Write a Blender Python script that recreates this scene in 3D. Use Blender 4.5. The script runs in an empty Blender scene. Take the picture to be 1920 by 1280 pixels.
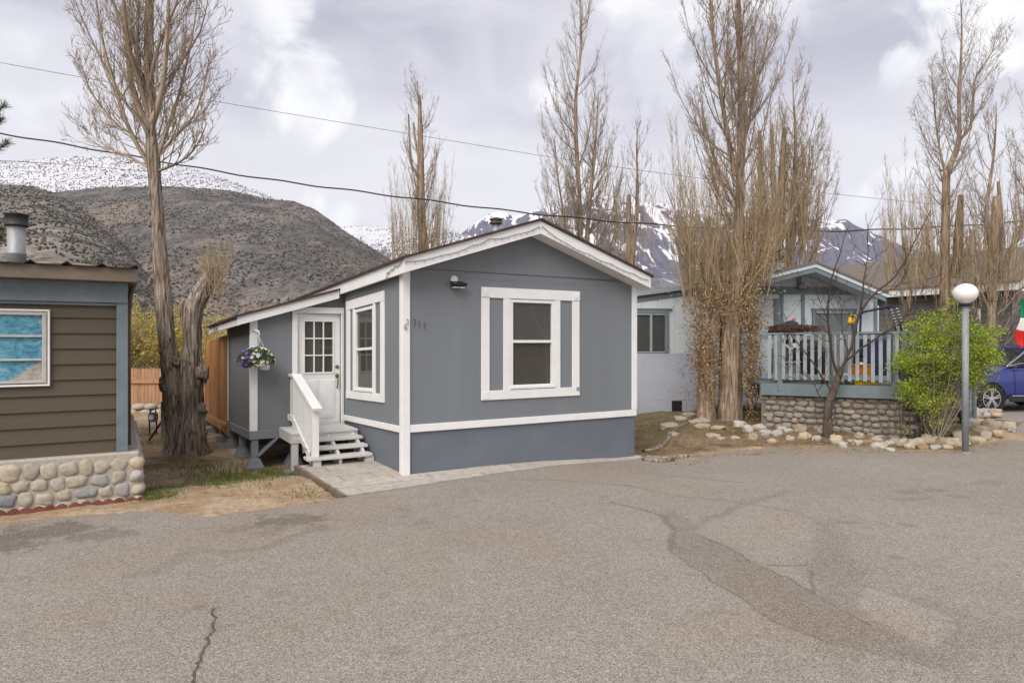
import bpy, math, random
import numpy as np
from mathutils import Vector, Matrix
sc = bpy.context.scene
COL = sc.collection
R = math.radians
# ------------------------------------------------------------------ camera, sky, sun, exposure
F, CH, CX, CY = 1240.0, 1.9, 960.0, 640.0
cam = bpy.data.objects.new('camera', bpy.data.cameras.new('camera'))
COL.objects.link(cam); sc.camera = cam
cam.location = (0, 0, CH); cam.rotation_euler = (R(90), 0, 0)
cam.data.sensor_width = 36; cam.data.lens = 36 * F / 1920
cam.data.clip_start = 0.05; cam.data.clip_end = 40000
SUN_EL, SUN_AZ = 45, 203      # azimuth clockwise from +Y (the way the camera looks)
sd = bpy.data.lights.new('sun', 'SUN'); sd.energy = 2.3; sd.angle = R(48); sd.color = (1, .95, .87)
sun = bpy.data.objects.new('sun', sd); COL.objects.link(sun)
sv = Vector((math.sin(R(SUN_AZ)) * math.cos(R(SUN_EL)), math.cos(R(SUN_AZ)) * math.cos(R(SUN_EL)), math.sin(R(SUN_EL))))
sun.rotation_euler = sv.to_track_quat('Z', 'Y').to_euler()
sc.view_settings.view_transform = 'Standard'; sc.view_settings.look = 'None'
sc.view_settings.exposure = 0.60; sc.view_settings.gamma = 1
world = bpy.data.worlds.new('World'); sc.world = world; world.use_nodes = True

def build_world():
    nt = world.node_tree; nt.nodes.clear(); N = nt.nodes.new; L = nt.links.new
    out = N('ShaderNodeOutputWorld')
    sky = N('ShaderNodeTexSky'); sky.sky_type = 'NISHITA'; sky.sun_disc = False
    sky.sun_elevation = R(SUN_EL); sky.sun_rotation = R(SUN_AZ)
    b1 = N('ShaderNodeBackground'); b1.inputs['Strength'].default_value = .1; L(sky.outputs[0], b1.inputs['Color'])
    tc = N('ShaderNodeTexCoord')
    def math_(op, a, b=None, c=None, clamp=False):
        m = N('ShaderNodeMath'); m.operation = op; m.use_clamp = clamp
        for i, x in enumerate((a, b, c)):
            if x is None: continue
            if isinstance(x, (int, float)): m.inputs[i].default_value = x
            else: L(x, m.inputs[i])
        return m.outputs[0]
    def noise(scale, det, rough, vec, dist=0.0):
        n = N('ShaderNodeTexNoise'); n.inputs['Scale'].default_value = scale; n.inputs['Detail'].default_value = det
        n.inputs['Roughness'].default_value = rough; n.inputs['Distortion'].default_value = dist; L(vec, n.inputs['Vector']); return n.outputs[0]
    def mr(x, a, b, c=0., d=1.):
        m = N('ShaderNodeMapRange'); m.interpolation_type = 'SMOOTHSTEP'; L(x, m.inputs[0])
        for i, q in zip((1, 2, 3, 4), (a, b, c, d)): m.inputs[i].default_value = q
        return m.outputs[0]
    mp = N('ShaderNodeMapping'); mp.inputs['Scale'].default_value = (1, 1, 2.6); mp.inputs['Rotation'].default_value = (0, R(14), 0)
    L(tc.outputs['Generated'], mp.inputs['Vector'])
    veil = noise(2.6, 8, .55, mp.outputs[0], .5)
    puff = noise(7.0, 12, .62, tc.outputs['Generated'], .55)
    blobs = [(30, 110, .05), (85, 150, .042), (10, 160, .05), (480, 5, .06), (430, 10, .04), (1210, 75, .085), (1260, 120, .06), (1180, 30, .06), (1470, 0, .07),
             (1890, 45, .075), (1700, 135, .03), (1690, 330, .032), (1655, 400, .04), (640, 405, .026), (590, 385, .026), (590, 185, .07), (1100, 330, .03), (1020, 200, .03),
             (-700, 200, .2), (2700, 150, .2), (2300, -300, .2)]
    tot = None
    for px, py, rad in blobs:
        d = Vector(((px - CX) / F, 1, (CY - py) / F)).normalized()
        dt = N('ShaderNodeVectorMath'); dt.operation = 'DISTANCE'; L(tc.outputs['Generated'], dt.inputs[0]); dt.inputs[1].default_value = d
        m = mr(dt.outputs['Value'], 0, rad * 2.2, 1, 0)
        tot = m if tot is None else math_('MAXIMUM', tot, m)
    edge = math_('ADD', math_('MULTIPLY', tot, .78), math_('MULTIPLY', math_('SUBTRACT', puff, .5), 2.3))
    cum = math_('MULTIPLY', mr(edge, .36, .78), mr(tot, .02, .45))
    vm = N('ShaderNodeMix'); vm.data_type = 'RGBA'; L(mr(veil, .36, .64), vm.inputs[0])
    vm.inputs[6].default_value = (.325, .328, .40, 1); vm.inputs[7].default_value = (.55, .545, .59, 1)
    sep = N('ShaderNodeSeparateXYZ'); L(tc.outputs['Generated'], sep.inputs[0])
    hz = mr(sep.outputs[2], .20, .44, 1, 0)
    hm = N('ShaderNodeMix'); hm.data_type = 'RGBA'; L(math_('MULTIPLY', hz, .82), hm.inputs[0]); L(vm.outputs[2], hm.inputs[6]); hm.inputs[7].default_value = (.69, .68, .705, 1)
    cm = N('ShaderNodeMix'); cm.data_type = 'RGBA'; L(math_('MULTIPLY', cum, .9), cm.inputs[0]); L(hm.outputs[2], cm.inputs[6])
    sh = N('ShaderNodeMix'); sh.data_type = 'RGBA'; L(mr(noise(6, 6, .5, tc.outputs['Generated'], .2), .38, .6), sh.inputs[0])
    sh.inputs[6].default_value = (.58, .58, .62, 1); sh.inputs[7].default_value = (.80, .80, .80, 1); L(sh.outputs[2], cm.inputs[7])
    b2 = N('ShaderNodeBackground'); b2.inputs['Strength'].default_value = 1; L(cm.outputs[2], b2.inputs['Color'])
    ms = N('ShaderNodeMixShader'); ms.inputs[0].default_value = .93
    L(b1.outputs[0], ms.inputs[1]); L(b2.outputs[0], ms.inputs[2]); L(ms.outputs[0], out.inputs['Surface'])
build_world()

# ------------------------------------------------------------------ helpers
TH = math.atan2(F, 2090.0); U = np.array((math.cos(TH), math.sin(TH))); V = np.array((-U[1], U[0]))
O = ((768 - CX) / 250 * CH, F * CH / 250)
def G(px, py, z=0.0):
    Y = F * (CH - z) / (py - CY); return ((px - CX) / F * Y, Y)
def P(px, py, Y): return Vector(((px - CX) / F * Y, Y, CH - (py - CY) / F * Y))
def loc2w(o, a, b): return (o[0] + U[0] * a + V[0] * b, o[1] + U[1] * a + V[1] * b)
def FW(px, py, b, o=O):
    d = np.array(((px - CX) / F, 1.0)); q = np.array(o) + V * b
    t = q.dot(V) / d.dot(V); p = d * t - np.array(o)
    return p.dot(U), CH - (py - CY) / F * t

_rs = np.random.RandomState(7); _T2 = _rs.rand(256, 256); _T3 = _rs.rand(64, 64, 64)
def vn2(x, y, s=0):
    x = x + s * 17.31; y = y + s * 9.77
    xi = np.floor(x).astype(int); yi = np.floor(y).astype(int); fx = x - xi; fy = y - yi
    fx = fx * fx * (3 - 2 * fx); fy = fy * fy * (3 - 2 * fy)
    g = lambda i, j: _T2[(xi + i) & 255, (yi + j) & 255]
    return (g(0, 0) * (1 - fx) + g(1, 0) * fx) * (1 - fy) + (g(0, 1) * (1 - fx) + g(1, 1) * fx) * fy
def fbm(x, y, o=5, s=0, ridge=False):
    t = 0; a = .5; n = 0
    for k in range(o):
        v = vn2(x, y, s + k)
        if ridge: v = 1 - abs(2 * v - 1)
        t = t + a * v; n += a; a *= .5; x, y = x * 1.6 + y * 1.2, y * 1.6 - x * 1.2
    return t / n
def vn3(x, y, z):
    xi = np.floor(x).astype(int); yi = np.floor(y).astype(int); zi = np.floor(z).astype(int)
    fx, fy, fz = x - xi, y - yi, z - zi
    fx, fy, fz = [q * q * (3 - 2 * q) for q in (fx, fy, fz)]
    g = lambda i, j, k: _T3[(xi + i) & 63, (yi + j) & 63, (zi + k) & 63]
    l = lambda a, b, t: a * (1 - t) + b * t
    return l(l(l(g(0,0,0), g(1,0,0), fx), l(g(0,1,0), g(1,1,0), fx), fy), l(l(g(0,0,1), g(1,0,1), fx), l(g(0,1,1), g(1,1,1), fx), fy), fz)
def sm(x, a, b):
    t = np.clip((x - a) / (b - a), 0, 1); return t * t * (3 - 2 * t)

def tag(o, label=None, cat=None, group=None, kind=None):
    if label: o['label'] = label
    if cat: o['category'] = cat
    if group: o['group'] = group
    if kind: o['kind'] = kind
    return o
def empty(name, loc, rz=0.0, label=None, cat=None, group=None):
    o = bpy.data.objects.new(name, None); COL.objects.link(o); o.location = loc; o.rotation_euler = (0, 0, rz); o.empty_display_size = .2
    return tag(o, label, cat, group)
def copy_tree(o, parent=None):
    c = o.copy(); COL.objects.link(c); c.parent = parent
    for ch in list(o.children): copy_tree(ch, c)
    return c
_ico = {}
def ico(sub):
    if sub not in _ico:
        import bmesh
        bm = bmesh.new(); bmesh.ops.create_icosphere(bm, subdivisions=sub, radius=1)
        _ico[sub] = (np.array([v.co[:] for v in bm.verts]), [[v.index for v in f.verts] for f in bm.faces]); bm.free()
    return _ico[sub]

class MB:
    """collects faces of ONE mesh"""
    def __init__(s): s.v = []; s.n = 0; s.f = []; s.q = []; s.sm = False
    def add(s, verts, faces):
        verts = np.asarray(verts, float); s.v.append(verts)
        s.f += [[i + s.n for i in f] for f in faces]; s.n += len(verts); return s
    def addq(s, verts, quads):
        s.v.append(np.asarray(verts, float)); s.q.append(np.asarray(quads) + s.n); s.n += len(verts); return s
    def box(s, x0, x1, y0, y1, z0, z1, bev=0.0):
        if bev <= 0:
            return s.add([(x0,y0,z0),(x1,y0,z0),(x1,y1,z0),(x0,y1,z0),(x0,y0,z1),(x1,y0,z1),(x1,y1,z1),(x0,y1,z1)],
                         [(0,3,2,1),(4,5,6,7),(0,1,5,4),(1,2,6,5),(2,3,7,6),(3,0,4,7)])
        e = min(bev, (x1-x0)*.45, (y1-y0)*.45, (z1-z0)*.45)
        lo, hi = np.array((x0,y0,z0)), np.array((x1,y1,z1)); idx = {}; vs = []
        for cx in (0,1):
            for cy in (0,1):
                for cz in (0,1):
                    for ax in range(3):
                        p = [lo[i] if (cx,cy,cz)[i] == 0 else hi[i] for i in range(3)]
                        for i in range(3):
                            if i != ax: p[i] += e if (cx,cy,cz)[i] == 0 else -e
                        idx[(cx,cy,cz,ax)] = len(vs); vs.append(p)
        fs = []
        for ax in range(3):
            o1, o2 = (ax+1) % 3, (ax+2) % 3
            for side in (0,1):
                ring = []
                for (a, b) in ((0,0),(1,0),(1,1),(0,1)):
                    c = [0,0,0]; c[ax] = side; c[o1] = a; c[o2] = b; ring.append(idx[(*c, ax)])
                fs.append(ring if side else ring[::-1])
            for (a, b) in ((0,0),(1,0),(1,1),(0,1)):
                c0 = [0,0,0]; c0[ax] = 0; c0[o1] = a; c0[o2] = b; c1 = list(c0); c1[ax] = 1
                q = [idx[(*c0,o1)], idx[(*c1,o1)], idx[(*c1,o2)], idx[(*c0,o2)]]
                fs.append(q if (a == b) else q[::-1])
        for cx in (0,1):
            for cy in (0,1):
                for cz in (0,1):
                    t = [idx[(cx,cy,cz,k)] for k in range(3)]
                    fs.append(t if (cx+cy+cz) % 2 else t[::-1])
        return s.add(vs, fs)
    def prism(s, poly, d0, d1, axes='xz'):
        """poly in 2 axes, extruded along the third from d0 to d1"""
        k = len(poly); m = {'xz': lambda p, d: (p[0], d, p[1]), 'yz': lambda p, d: (d, p[0], p[1]), 'xy': lambda p, d: (p[0], p[1], d)}[axes]
        vs = [m(p, d0) for p in poly] + [m(p, d1) for p in poly]
        return s.add(vs, [list(range(k))[::-1], list(range(k, 2*k))] + [[i, (i+1) % k, (i+1) % k + k, i + k] for i in range(k)])
    def bar(s, p, q, w, h=None, up=(0,0,1)):
        h = w if h is None else h; p, q = Vector(p), Vector(q); d = (q - p).normalized(); u = Vector(up)
        x = d.cross(u); x = x.normalized() if x.length > 1e-4 else Vector((1,0,0)); y = x.cross(d)
        vs = [e + x*(sx*w/2) + y*(sy*h/2) for e in (p, q) for sx, sy in ((-1,-1),(1,-1),(1,1),(-1,1))]
        return s.add([tuple(v) for v in vs], [(0,1,2,3)[::-1],(4,5,6,7)] + [(i,(i+1)%4,(i+1)%4+4,i+4) for i in range(4)])
    def tube(s, pts, r, k=8, cap=True):
        pts = [Vector(p) for p in pts]; rs = r if hasattr(r, '__len__') else [r]*len(pts); n = len(pts); vs = []
        x = None
        for i, p in enumerate(pts):
            d = (pts[min(i+1, n-1)] - pts[max(i-1, 0)]).normalized()
            if x is None: x = d.orthogonal().normalized()
            x = (x - d * x.dot(d)).normalized(); y = d.cross(x)
            for j in range(k):
                a = 2*math.pi*j/k; vs.append(tuple(p + (x*math.cos(a) + y*math.sin(a)) * rs[i]))
        fs = [(i*k+j, i*k+(j+1)%k, (i+1)*k+(j+1)%k, (i+1)*k+j) for i in range(n-1) for j in range(k)]
        if cap: fs += [list(range(k))[::-1], list(range((n-1)*k, n*k))]
        return s.add(vs, fs)
    def lathe(s, prof, c=(0,0,0), k=24):
        vs = [(c[0]+r*math.cos(2*math.pi*j/k), c[1]+r*math.sin(2*math.pi*j/k), c[2]+z) for r, z in prof for j in range(k)]; n = len(prof)
        return s.add(vs, [(i*k+j, i*k+(j+1)%k, (i+1)*k+(j+1)%k, (i+1)*k+j) for i in range(n-1) for j in range(k)] + [list(range(k))[::-1], list(range((n-1)*k, n*k))])
    def blob(s, c, rad, seed=0, amp=.18, sub=2, rot=0.0, fl=1.4, pw=1.0):
        v, f = ico(sub); v = np.sign(v)*np.abs(v)**pw if pw != 1 else v; n = vn3(v[:,0]*fl+seed*3.1+20, v[:,1]*fl+seed*1.7+20, v[:,2]*fl+seed*.9+20) - .5
        n2 = vn3(v[:,0]*3.3+seed*5.1+20, v[:,1]*3.3+20, v[:,2]*3.3+seed*.3+20) - .5
        w = v * (1 + amp*2*n + amp*.5*n2)[:,None] * np.array(rad); ca, sa = math.cos(rot), math.sin(rot)
        w = np.stack([w[:,0]*ca - w[:,1]*sa, w[:,0]*sa + w[:,1]*ca, w[:,2]], 1) + np.array(c)
        return s.add(w, f)
    def build(s, name, m, parent=None, smooth=False, attrs=None, xf=None):
        v = np.concatenate(s.v) if s.v else np.zeros((0,3))
        if xf is not None: v = xf(v)
        me = bpy.data.meshes.new(name)
        if s.q and not s.f:
            q = np.concatenate(s.q); me.vertices.add(len(v)); me.vertices.foreach_set('co', v.astype(np.float32).ravel())
            me.loops.add(q.size); me.loops.foreach_set('vertex_index', q.astype(np.int32).ravel())
            me.polygons.add(len(q)); me.polygons.foreach_set('loop_start', np.arange(0, q.size, 4, dtype=np.int32)); me.update(calc_edges=True)
        else:
            f = list(s.f)
            for q in s.q: f += q.tolist()
            me.from_pydata(v.tolist(), [], f); me.update()
        if smooth: me.polygons.foreach_set('use_smooth', np.ones(len(me.polygons), bool))
        for k_, a in (attrs or {}).items():
            at = me.attributes.new(k_, 'FLOAT', 'POINT'); at.data.foreach_set('value', np.asarray(a, np.float32))
        for mm in (m if isinstance(m, (list, tuple)) else [m]): me.materials.append(mm)
        o = bpy.data.objects.new(name, me); COL.objects.link(o)
        if parent: o.parent = parent
        return o

# ------------------------------------------------------------------ materials
def lin(c):
    if isinstance(c, str): c = [int(c[i:i+2], 16)/255 for i in (0,2,4)]; c = [x/12.92 if x <= .04045 else ((x+.055)/1.055)**2.4 for x in c]
    return (*c, 1)
class NT:
    def __init__(s, name):
        s.m = bpy.data.materials.new(name); s.m.use_nodes = True; s.t = s.m.node_tree; s.b = s.t.nodes['Principled BSDF']; s.tc = s.N('ShaderNodeTexCoord')
    def N(s, k): return s.t.nodes.new(k)
    def L(s, a, b): s.t.links.new(a, b)
    def noise(s, scale, det=5, rough=.6, st=(1,1,1), dist=0., co='Object'):
        mp = s.N('ShaderNodeMapping'); mp.inputs['Scale'].default_value = st; s.L(s.tc.outputs[co], mp.inputs[0])
        n = s.N('ShaderNodeTexNoise'); n.inputs['Scale'].default_value = scale; n.inputs['Detail'].default_value = det; n.inputs['Roughness'].default_value = rough; n.inputs['Distortion'].default_value = dist
        s.L(mp.outputs[0], n.inputs['Vector']); return n.outputs[0]
    def voro(s, scale, st=(1,1,1), out='Distance', feat='F1', rnd=1.0):
        mp = s.N('ShaderNodeMapping'); mp.inputs['Scale'].default_value = st; s.L(s.tc.outputs['Object'], mp.inputs[0])
        n = s.N('ShaderNodeTexVoronoi'); n.feature = feat; n.inputs['Scale'].default_value = scale; n.inputs['Randomness'].default_value = rnd; s.L(mp.outputs[0], n.inputs['Vector']); return n.outputs[out]
    def ramp(s, x, stops):
        r = s.N('ShaderNodeValToRGB'); e = r.color_ramp.elements
        while len(e) < len(stops): e.new(.5)
        for i, (p, c) in enumerate(stops): e[i].position = p; e[i].color = lin(c)
        s.L(x, r.inputs[0]); return r.outputs[0]
    def mr(s, x, a, b, c=0., d=1.):
        m = s.N('ShaderNodeMapRange'); m.inputs[1].default_value = a; m.inputs[2].default_value = b; m.inputs[3].default_value = c; m.inputs[4].default_value = d; s.L(x, m.inputs[0]); return m.outputs[0]
    def mix(s, f, a, b, bt='MIX'):
        m = s.N('ShaderNodeMix'); m.data_type = 'RGBA'; m.blend_type = bt
        for i, x in ((0, f), (6, a), (7, b)):
            if isinstance(x, (int, float)): m.inputs[i].default_value = x
            elif isinstance(x, (tuple, str)): m.inputs[i].default_value = lin(x) if not (isinstance(x, tuple) and len(x) == 4) else x
            else: s.L(x, m.inputs[i])
        return m.outputs[2]
    def math(s, op, a, b=0.):
        m = s.N('ShaderNodeMath'); m.operation = op; m.use_clamp = False
        for i, x in enumerate((a, b)):
            if isinstance(x, (int, float)): m.inputs[i].default_value = x
            else: s.L(x, m.inputs[i])
        return m.outputs[0]
    def attr(s, n): a = s.N('ShaderNodeAttribute'); a.attribute_name = n; return a.outputs['Fac']
    def island(s): return s.N('ShaderNodeNewGeometry').outputs['Random Per Island']
    def objrand(s): return s.N('ShaderNodeObjectInfo').outputs['Random']
    def bump(s, h, st=.5, d=.01):
        b = s.N('ShaderNodeBump'); b.inputs['Strength'].default_value = st; b.inputs['Distance'].default_value = d; s.L(h, b.inputs['Height']); s.L(b.outputs[0], s.b.inputs['Normal'])
    def fin(s, col=None, rough=.7, spec=.3, metal=0.):
        if col is not None:
            if isinstance(col, (tuple, str)): s.b.inputs['Base Color'].default_value = lin(col)
            else: s.L(col, s.b.inputs['Base Color'])
        if isinstance(rough, (int, float)): s.b.inputs['Roughness'].default_value = rough
        else: s.L(rough, s.b.inputs['Roughness'])
        s.b.inputs['Specular IOR Level'].default_value = spec; s.b.inputs['Metallic'].default_value = metal; return s.m
def sh(c, k): return tuple(min(1, x*k) for x in lin(c)[:3])
def paint(name, c, var=.12, scale=3, rough=.6, spec=.3, bs=60, bd=.002, st=(1,1,1), metal=0., dirt=None):
    n = NT(name); a = n.noise(scale, 6, .65, st); b = n.noise(bs, 4, .6, st)
    col = n.mix(n.mr(a, .3, .7), sh(c, 1-var), sh(c, 1+var))
    if dirt: col = n.mix(n.math('MULTIPLY', n.mr(n.noise(scale*1.7, 8, .75, st, .6), .58, .78), .55), col, dirt)
    n.bump(b, .5, bd); return n.fin(col, n.mr(a, .3, .7, rough-.08, rough+.08), spec, metal)
m_gray = paint('gray_siding_paint', (.187,.201,.215), .06, 2.2, .62, .25, 110, .002, (1,1,.07))
m_skirt = paint('gray_skirt_paint', (.142,.156,.184), .09, 1.5, .65, .25, 70, .0015, dirt=(.165,.16,.16))
m_white = paint('white_trim_paint', (.77,.765,.755), .05, 4, .5, .3, 70, .0015, dirt=(.55,.52,.47))
m_wworn = paint('worn_white_step_paint', (.56,.55,.53), .14, 14, .6, .3, 50, .004, (.35,1,1), dirt=(.20,.165,.13))
m_grayp = paint('gray_pier_paint', (.21,.225,.245), .12, 5, .7, .2, 40, .003, dirt=(.14,.12,.1))
m_roofb = paint('brown_shingle', (.075,.052,.042), .3, 14, .9, .1, 60, .006)
m_soff = paint('soffit_paint', (.72,.715,.71), .04, 3, .7, .2)
m_metal = paint('galvanised_metal', (.30,.305,.31), .3, 5, .5, .4, 40, .002, (1,1,.3), .25)
m_dkmetal = paint('sooty_black_metal', (.035,.033,.032), .3, 14, .6, .4, 40, .003)
m_rust = paint('rusty_cap_metal', (.10,.07,.055), .4, 18, .65, .3, 40, .003)
m_black = paint('black_plastic', (.018,.018,.02), .2, 10, .45, .4)
m_brass = paint('aged_brass', (.22,.16,.085), .25, 30, .35, .5, 50, .001, metal=.8)
m_dark = paint('dark_interior', (.055,.05,.047), .3, 2, .9, .1)
m_wall_in = paint('interior_wall', (.30,.28,.26), .1, 2, .9, .1)
m_curt = paint('pale_curtain_cloth', (.60,.58,.55), .1, 8, .85, .1)
m_curt_d = paint('grey_curtain_cloth', (.20,.195,.19), .15, 8, .85, .1)
m_blue = paint('slate_blue_trim_paint', (.16,.20,.215), .12, 4, .6, .25, 60, .0015, dirt=(.24,.28,.29))
m_brownsid = paint('brown_clapboard_paint', (.10,.080,.056), .07, 2.5, .6, .25, 60, .002, (.3,1,1))
m_brownfas = paint('weathered_brown_fascia', (.185,.145,.11), .2, 5, .75, .2, 40, .003, (.4,1,1), dirt=(.09,.065,.05))
m_pale = paint('pale_blue_white_siding', (.56,.60,.62), .07, 2, .6, .25, 60, .0015, dirt=(.42,.44,.44))
m_skirtp = paint('lavender_grey_metal_skirting', (.40,.415,.475), .06, 2, .5, .3, 60, .001)
m_conc = paint('concrete', (.33,.32,.315), .14, 5, .85, .2, 50, .004, dirt=(.2,.18,.15))
m_deckw = paint('slate_blue_deck_paint', (.155,.195,.205), .13, 5, .6, .25, 50, .002, (1,1,1), dirt=(.25,.27,.27))
m_balus = paint('pale_grey_baluster_paint', (.30,.32,.325), .12, 9, .65, .2, 40, .003, dirt=(.22,.22,.2))
m_dkgray = paint('dark_grey_clapboard_paint', (.115,.110,.105), .1, 2.5, .65, .2)
m_shingle = paint('weathered_grey_shingles', (.17,.145,.12), .3, 16, .9, .1, 60, .006)
m_glassw = paint('opal_globe_glass', (.86,.83,.79), .02, 3, .55, .3, 20, .0003)
m_pole = paint('grey_lamp_pole_paint', (.24,.26,.275), .2, 12, .5, .35, 60, .002, (1,1,.3), dirt=(.09,.09,.09))
m_cable = paint('black_cable_sheath', (.03,.03,.033), .2, 10, .5, .3)
m_red = paint('red_concrete_edging', (.20,.075,.055), .3, 12, .9, .15, 50, .005, dirt=(.16,.11,.085))
m_soil = paint('dark_soil', (.05,.036,.026), .3, 20, .95, .05)
m_cedar_n = NT('orange_stained_cedar'); _i = m_cedar_n.island(); _g = m_cedar_n.noise(22, 6, .65, (1,1,.06), .4)
_c = m_cedar_n.ramp(_g, [(.34,(.12,.04,.012)), (.48,(.50,.21,.055)), (.66,(.72,.43,.19))])
m_cedar_n.bump(_g, .4, .003); m_cedar = m_cedar_n.fin(m_cedar_n.mix(1.0, _c, m_cedar_n.ramp(_i, [(0,(.50,.46,.42)), (1,(1,1,1))]), 'MULTIPLY'), .6, .25)
m_fence_n = NT('pale_cedar_fence'); _i = m_fence_n.island(); _g = m_fence_n.noise(18, 6, .65, (1,1,.08), .3)
_c = m_fence_n.ramp(_g, [(.25,(.32,.165,.09)), (.5,(.50,.285,.17)), (.8,(.60,.39,.26))]); m_fence_n.bump(_g, .4, .003)
m_fence = m_fence_n.fin(m_fence_n.mix(1.0, _c, m_fence_n.ramp(_i, [(0,(.75,.72,.7)), (1,(1,1,1))]), 'MULTIPLY'), .75, .2)
def stone_mat(name, stops, per='island', k=1.0):
    n = NT(name); i = n.island() if per == 'island' else n.objrand()
    base = n.ramp(i, stops); g = n.noise(28, 8, .75); g2 = n.noise(6, 4, .6)
    c = n.mix(1.0, base, n.ramp(g, [(.3,(.55,.54,.52)), (.5,(.95,.95,.95)), (.72,(1,1,1))]), 'MULTIPLY')
    c = n.mix(n.math('MULTIPLY', n.mr(g2, .5, .75), .35), c, (.42,.33,.21)); n.bump(g, .5, .006); return n.fin(c, .82, .2)
STN = [(0,(.25,.25,.255)), (.12,(.44,.39,.31)), (.34,(.50,.46,.38)), (.5,(.42,.38,.31)), (.7,(.53,.45,.32)), (.88,(.44,.42,.38)), (1,(.26,.265,.28))]
m_cobble = stone_mat('river_cobble', STN)
m_rock = stone_mat('bed_edging_rock', [(0,(.50,.46,.40)), (.3,(.36,.27,.18)), (.5,(.56,.53,.48)), (.72,(.40,.32,.23)), (1,(.46,.44,.42))], 'obj')
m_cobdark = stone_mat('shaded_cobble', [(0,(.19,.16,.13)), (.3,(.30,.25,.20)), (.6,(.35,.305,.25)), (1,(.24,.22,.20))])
n = NT('cobble_mortar'); g = n.noise(35, 8, .7); n.bump(g, .6, .006); m_mortar = n.fin(n.ramp(g, [(.3,(.33,.29,.245)), (.7,(.50,.45,.39))]), .9, .1)
def bark_mat(name, lo, mid, hi, sx=14, zs=.14, bd=.03):
    n = NT(name); g = n.noise(sx, 8, .68, (1,1,zs), 1.2); g2 = n.noise(2.2, 5, .6)
    v = n.noise(sx*2.6, 6, .7, (1,1,zs*1.4), .8); h = n.math('ADD', g, n.math('MULTIPLY', v, .5))
    ck = n.mr(n.voro(sx*.62, (1,1,zs*.8), 'Distance', 'DISTANCE_TO_EDGE'), .0, .10); h = n.math('ADD', n.math('MULTIPLY', h, .85), n.math('MULTIPLY', ck, .16))
    c = n.ramp(h, [(.50,lo), (.70,mid), (.94,hi)]); c = n.mix(n.mr(g2, .35, .7), c, n.mix(1.0, c, (.78,.70,.62), 'MULTIPLY')); n.bump(h, .9, bd); return n.fin(c, .92, .08)
m_bark = bark_mat('furrowed_grey_brown_bark', (.04,.03,.022), (.23,.185,.148), (.53,.47,.40), 16, .10, .04)
m_bark2 = bark_mat('tan_poplar_bark', (.06,.042,.03), (.27,.205,.15), (.52,.42,.325), 14, .10, .035)
m_bark3 = bark_mat('dark_fruitwood_bark', (.03,.022,.018), (.085,.065,.055), (.17,.14,.12), 20, .3, .006)
m_endgr = paint('cut_wood', (.34,.235,.14), .25, 20, .85, .1)
def twig_mat(name, a, b):
    n = NT(name); i = n.island(); return n.fin(n.ramp(i, [(0,a), (1,b)]), .85, .1)
m_twig = twig_mat('tan_twig', (.25,.195,.145), (.44,.35,.26))
m_twig2 = twig_mat('grey_brown_twig', (.25,.205,.165), (.43,.355,.285))
m_shoot = twig_mat('straw_sucker_shoot', (.30,.22,.135), (.58,.46,.29))
m_twigd = twig_mat('dark_twig', (.05,.037,.031), (.10,.075,.062))
m_dead = twig_mat('tan_dead_leaf', (.17,.105,.05), (.44,.31,.165))
def leaf_mat(name, stops, tr=.25):
    n = NT(name); i = n.island(); c = n.ramp(i, stops); n.b.inputs['Subsurface Weight'].default_value = 0
    t = n.N('ShaderNodeBsdfTranslucent'); n.L(c, t.inputs['Color']); m = n.N('ShaderNodeMixShader'); m.inputs[0].default_value = tr
    n.fin(c, .6, .25); n.L(n.b.outputs[0], m.inputs[1]); n.L(t.outputs[0], m.inputs[2]); n.L(m.outputs[0], n.t.nodes['Material Output'].inputs['Surface']); return n.m
m_leaf = leaf_mat('spring_green_leaf', [(0,(.10,.17,.018)), (.45,(.23,.32,.03)), (.8,(.39,.45,.05)), (1,(.54,.55,.09))])
m_yleaf = leaf_mat('yellow_green_catkin', [(0,(.30,.27,.08)), (.5,(.55,.47,.11)), (1,(.74,.62,.14))])
m_grass = leaf_mat('grass_blade', [(0,(.07,.12,.02)), (.6,(.14,.21,.045)), (1,(.28,.27,.10))])
m_pet = leaf_mat('petunia_leaf', [(0,(.05,.10,.02)), (1,(.14,.22,.06))])
m_fw = leaf_mat('white_petal', [(0,(.80,.80,.68)), (1,(.88,.88,.84))]); m_fv = leaf_mat('violet_petal', [(0,(.13,.07,.33)), (1,(.30,.20,.55))])
m_need = leaf_mat('pine_needle', [(0,(.05,.09,.03)), (.7,(.13,.18,.05)), (1,(.26,.27,.10))])
def glass_mat(name, tint=(.03,.035,.035), a=.30):
    n = NT(name); n.fin(tint, .03, .5); t = n.N('ShaderNodeBsdfTransparent'); m = n.N('ShaderNodeMixShader'); m.inputs[0].default_value = a
    n.L(t.outputs[0], m.inputs[1]); n.L(n.b.outputs[0], m.inputs[2]); n.L(m.outputs[0], n.t.nodes['Material Output'].inputs['Surface']); return n.m
m_glass = glass_mat('window_glass', (.10,.092,.078), .55)
n = NT('car_blue_paint'); n.b.inputs['Coat Weight'].default_value = .8; n.b.inputs['Coat Roughness'].default_value = .03; m_car = n.fin((.012,.024,.17), .35, .5)
m_tyre = paint('tyre_rubber', (.022,.022,.023), .2, 20, .8, .2); m_rim = paint('alloy_rim', (.55,.55,.56), .06, 10, .3, .5, metal=.7)
m_carglass = glass_mat('car_glass', (.02,.025,.03), .65); m_chrome = paint('chrome_trim', (.7,.7,.72), .02, 5, .2, .5, metal=.9)
def flat(name, c, rough=.7): return paint(name, c, .12, 8, rough, .25)
m_navy = flat('navy_fabric', (.018,.022,.075)); m_orange = flat('orange_plastic', (.62,.20,.02), .4); m_yellow = flat('yellow_plastic', (.65,.42,.02), .4)
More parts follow.
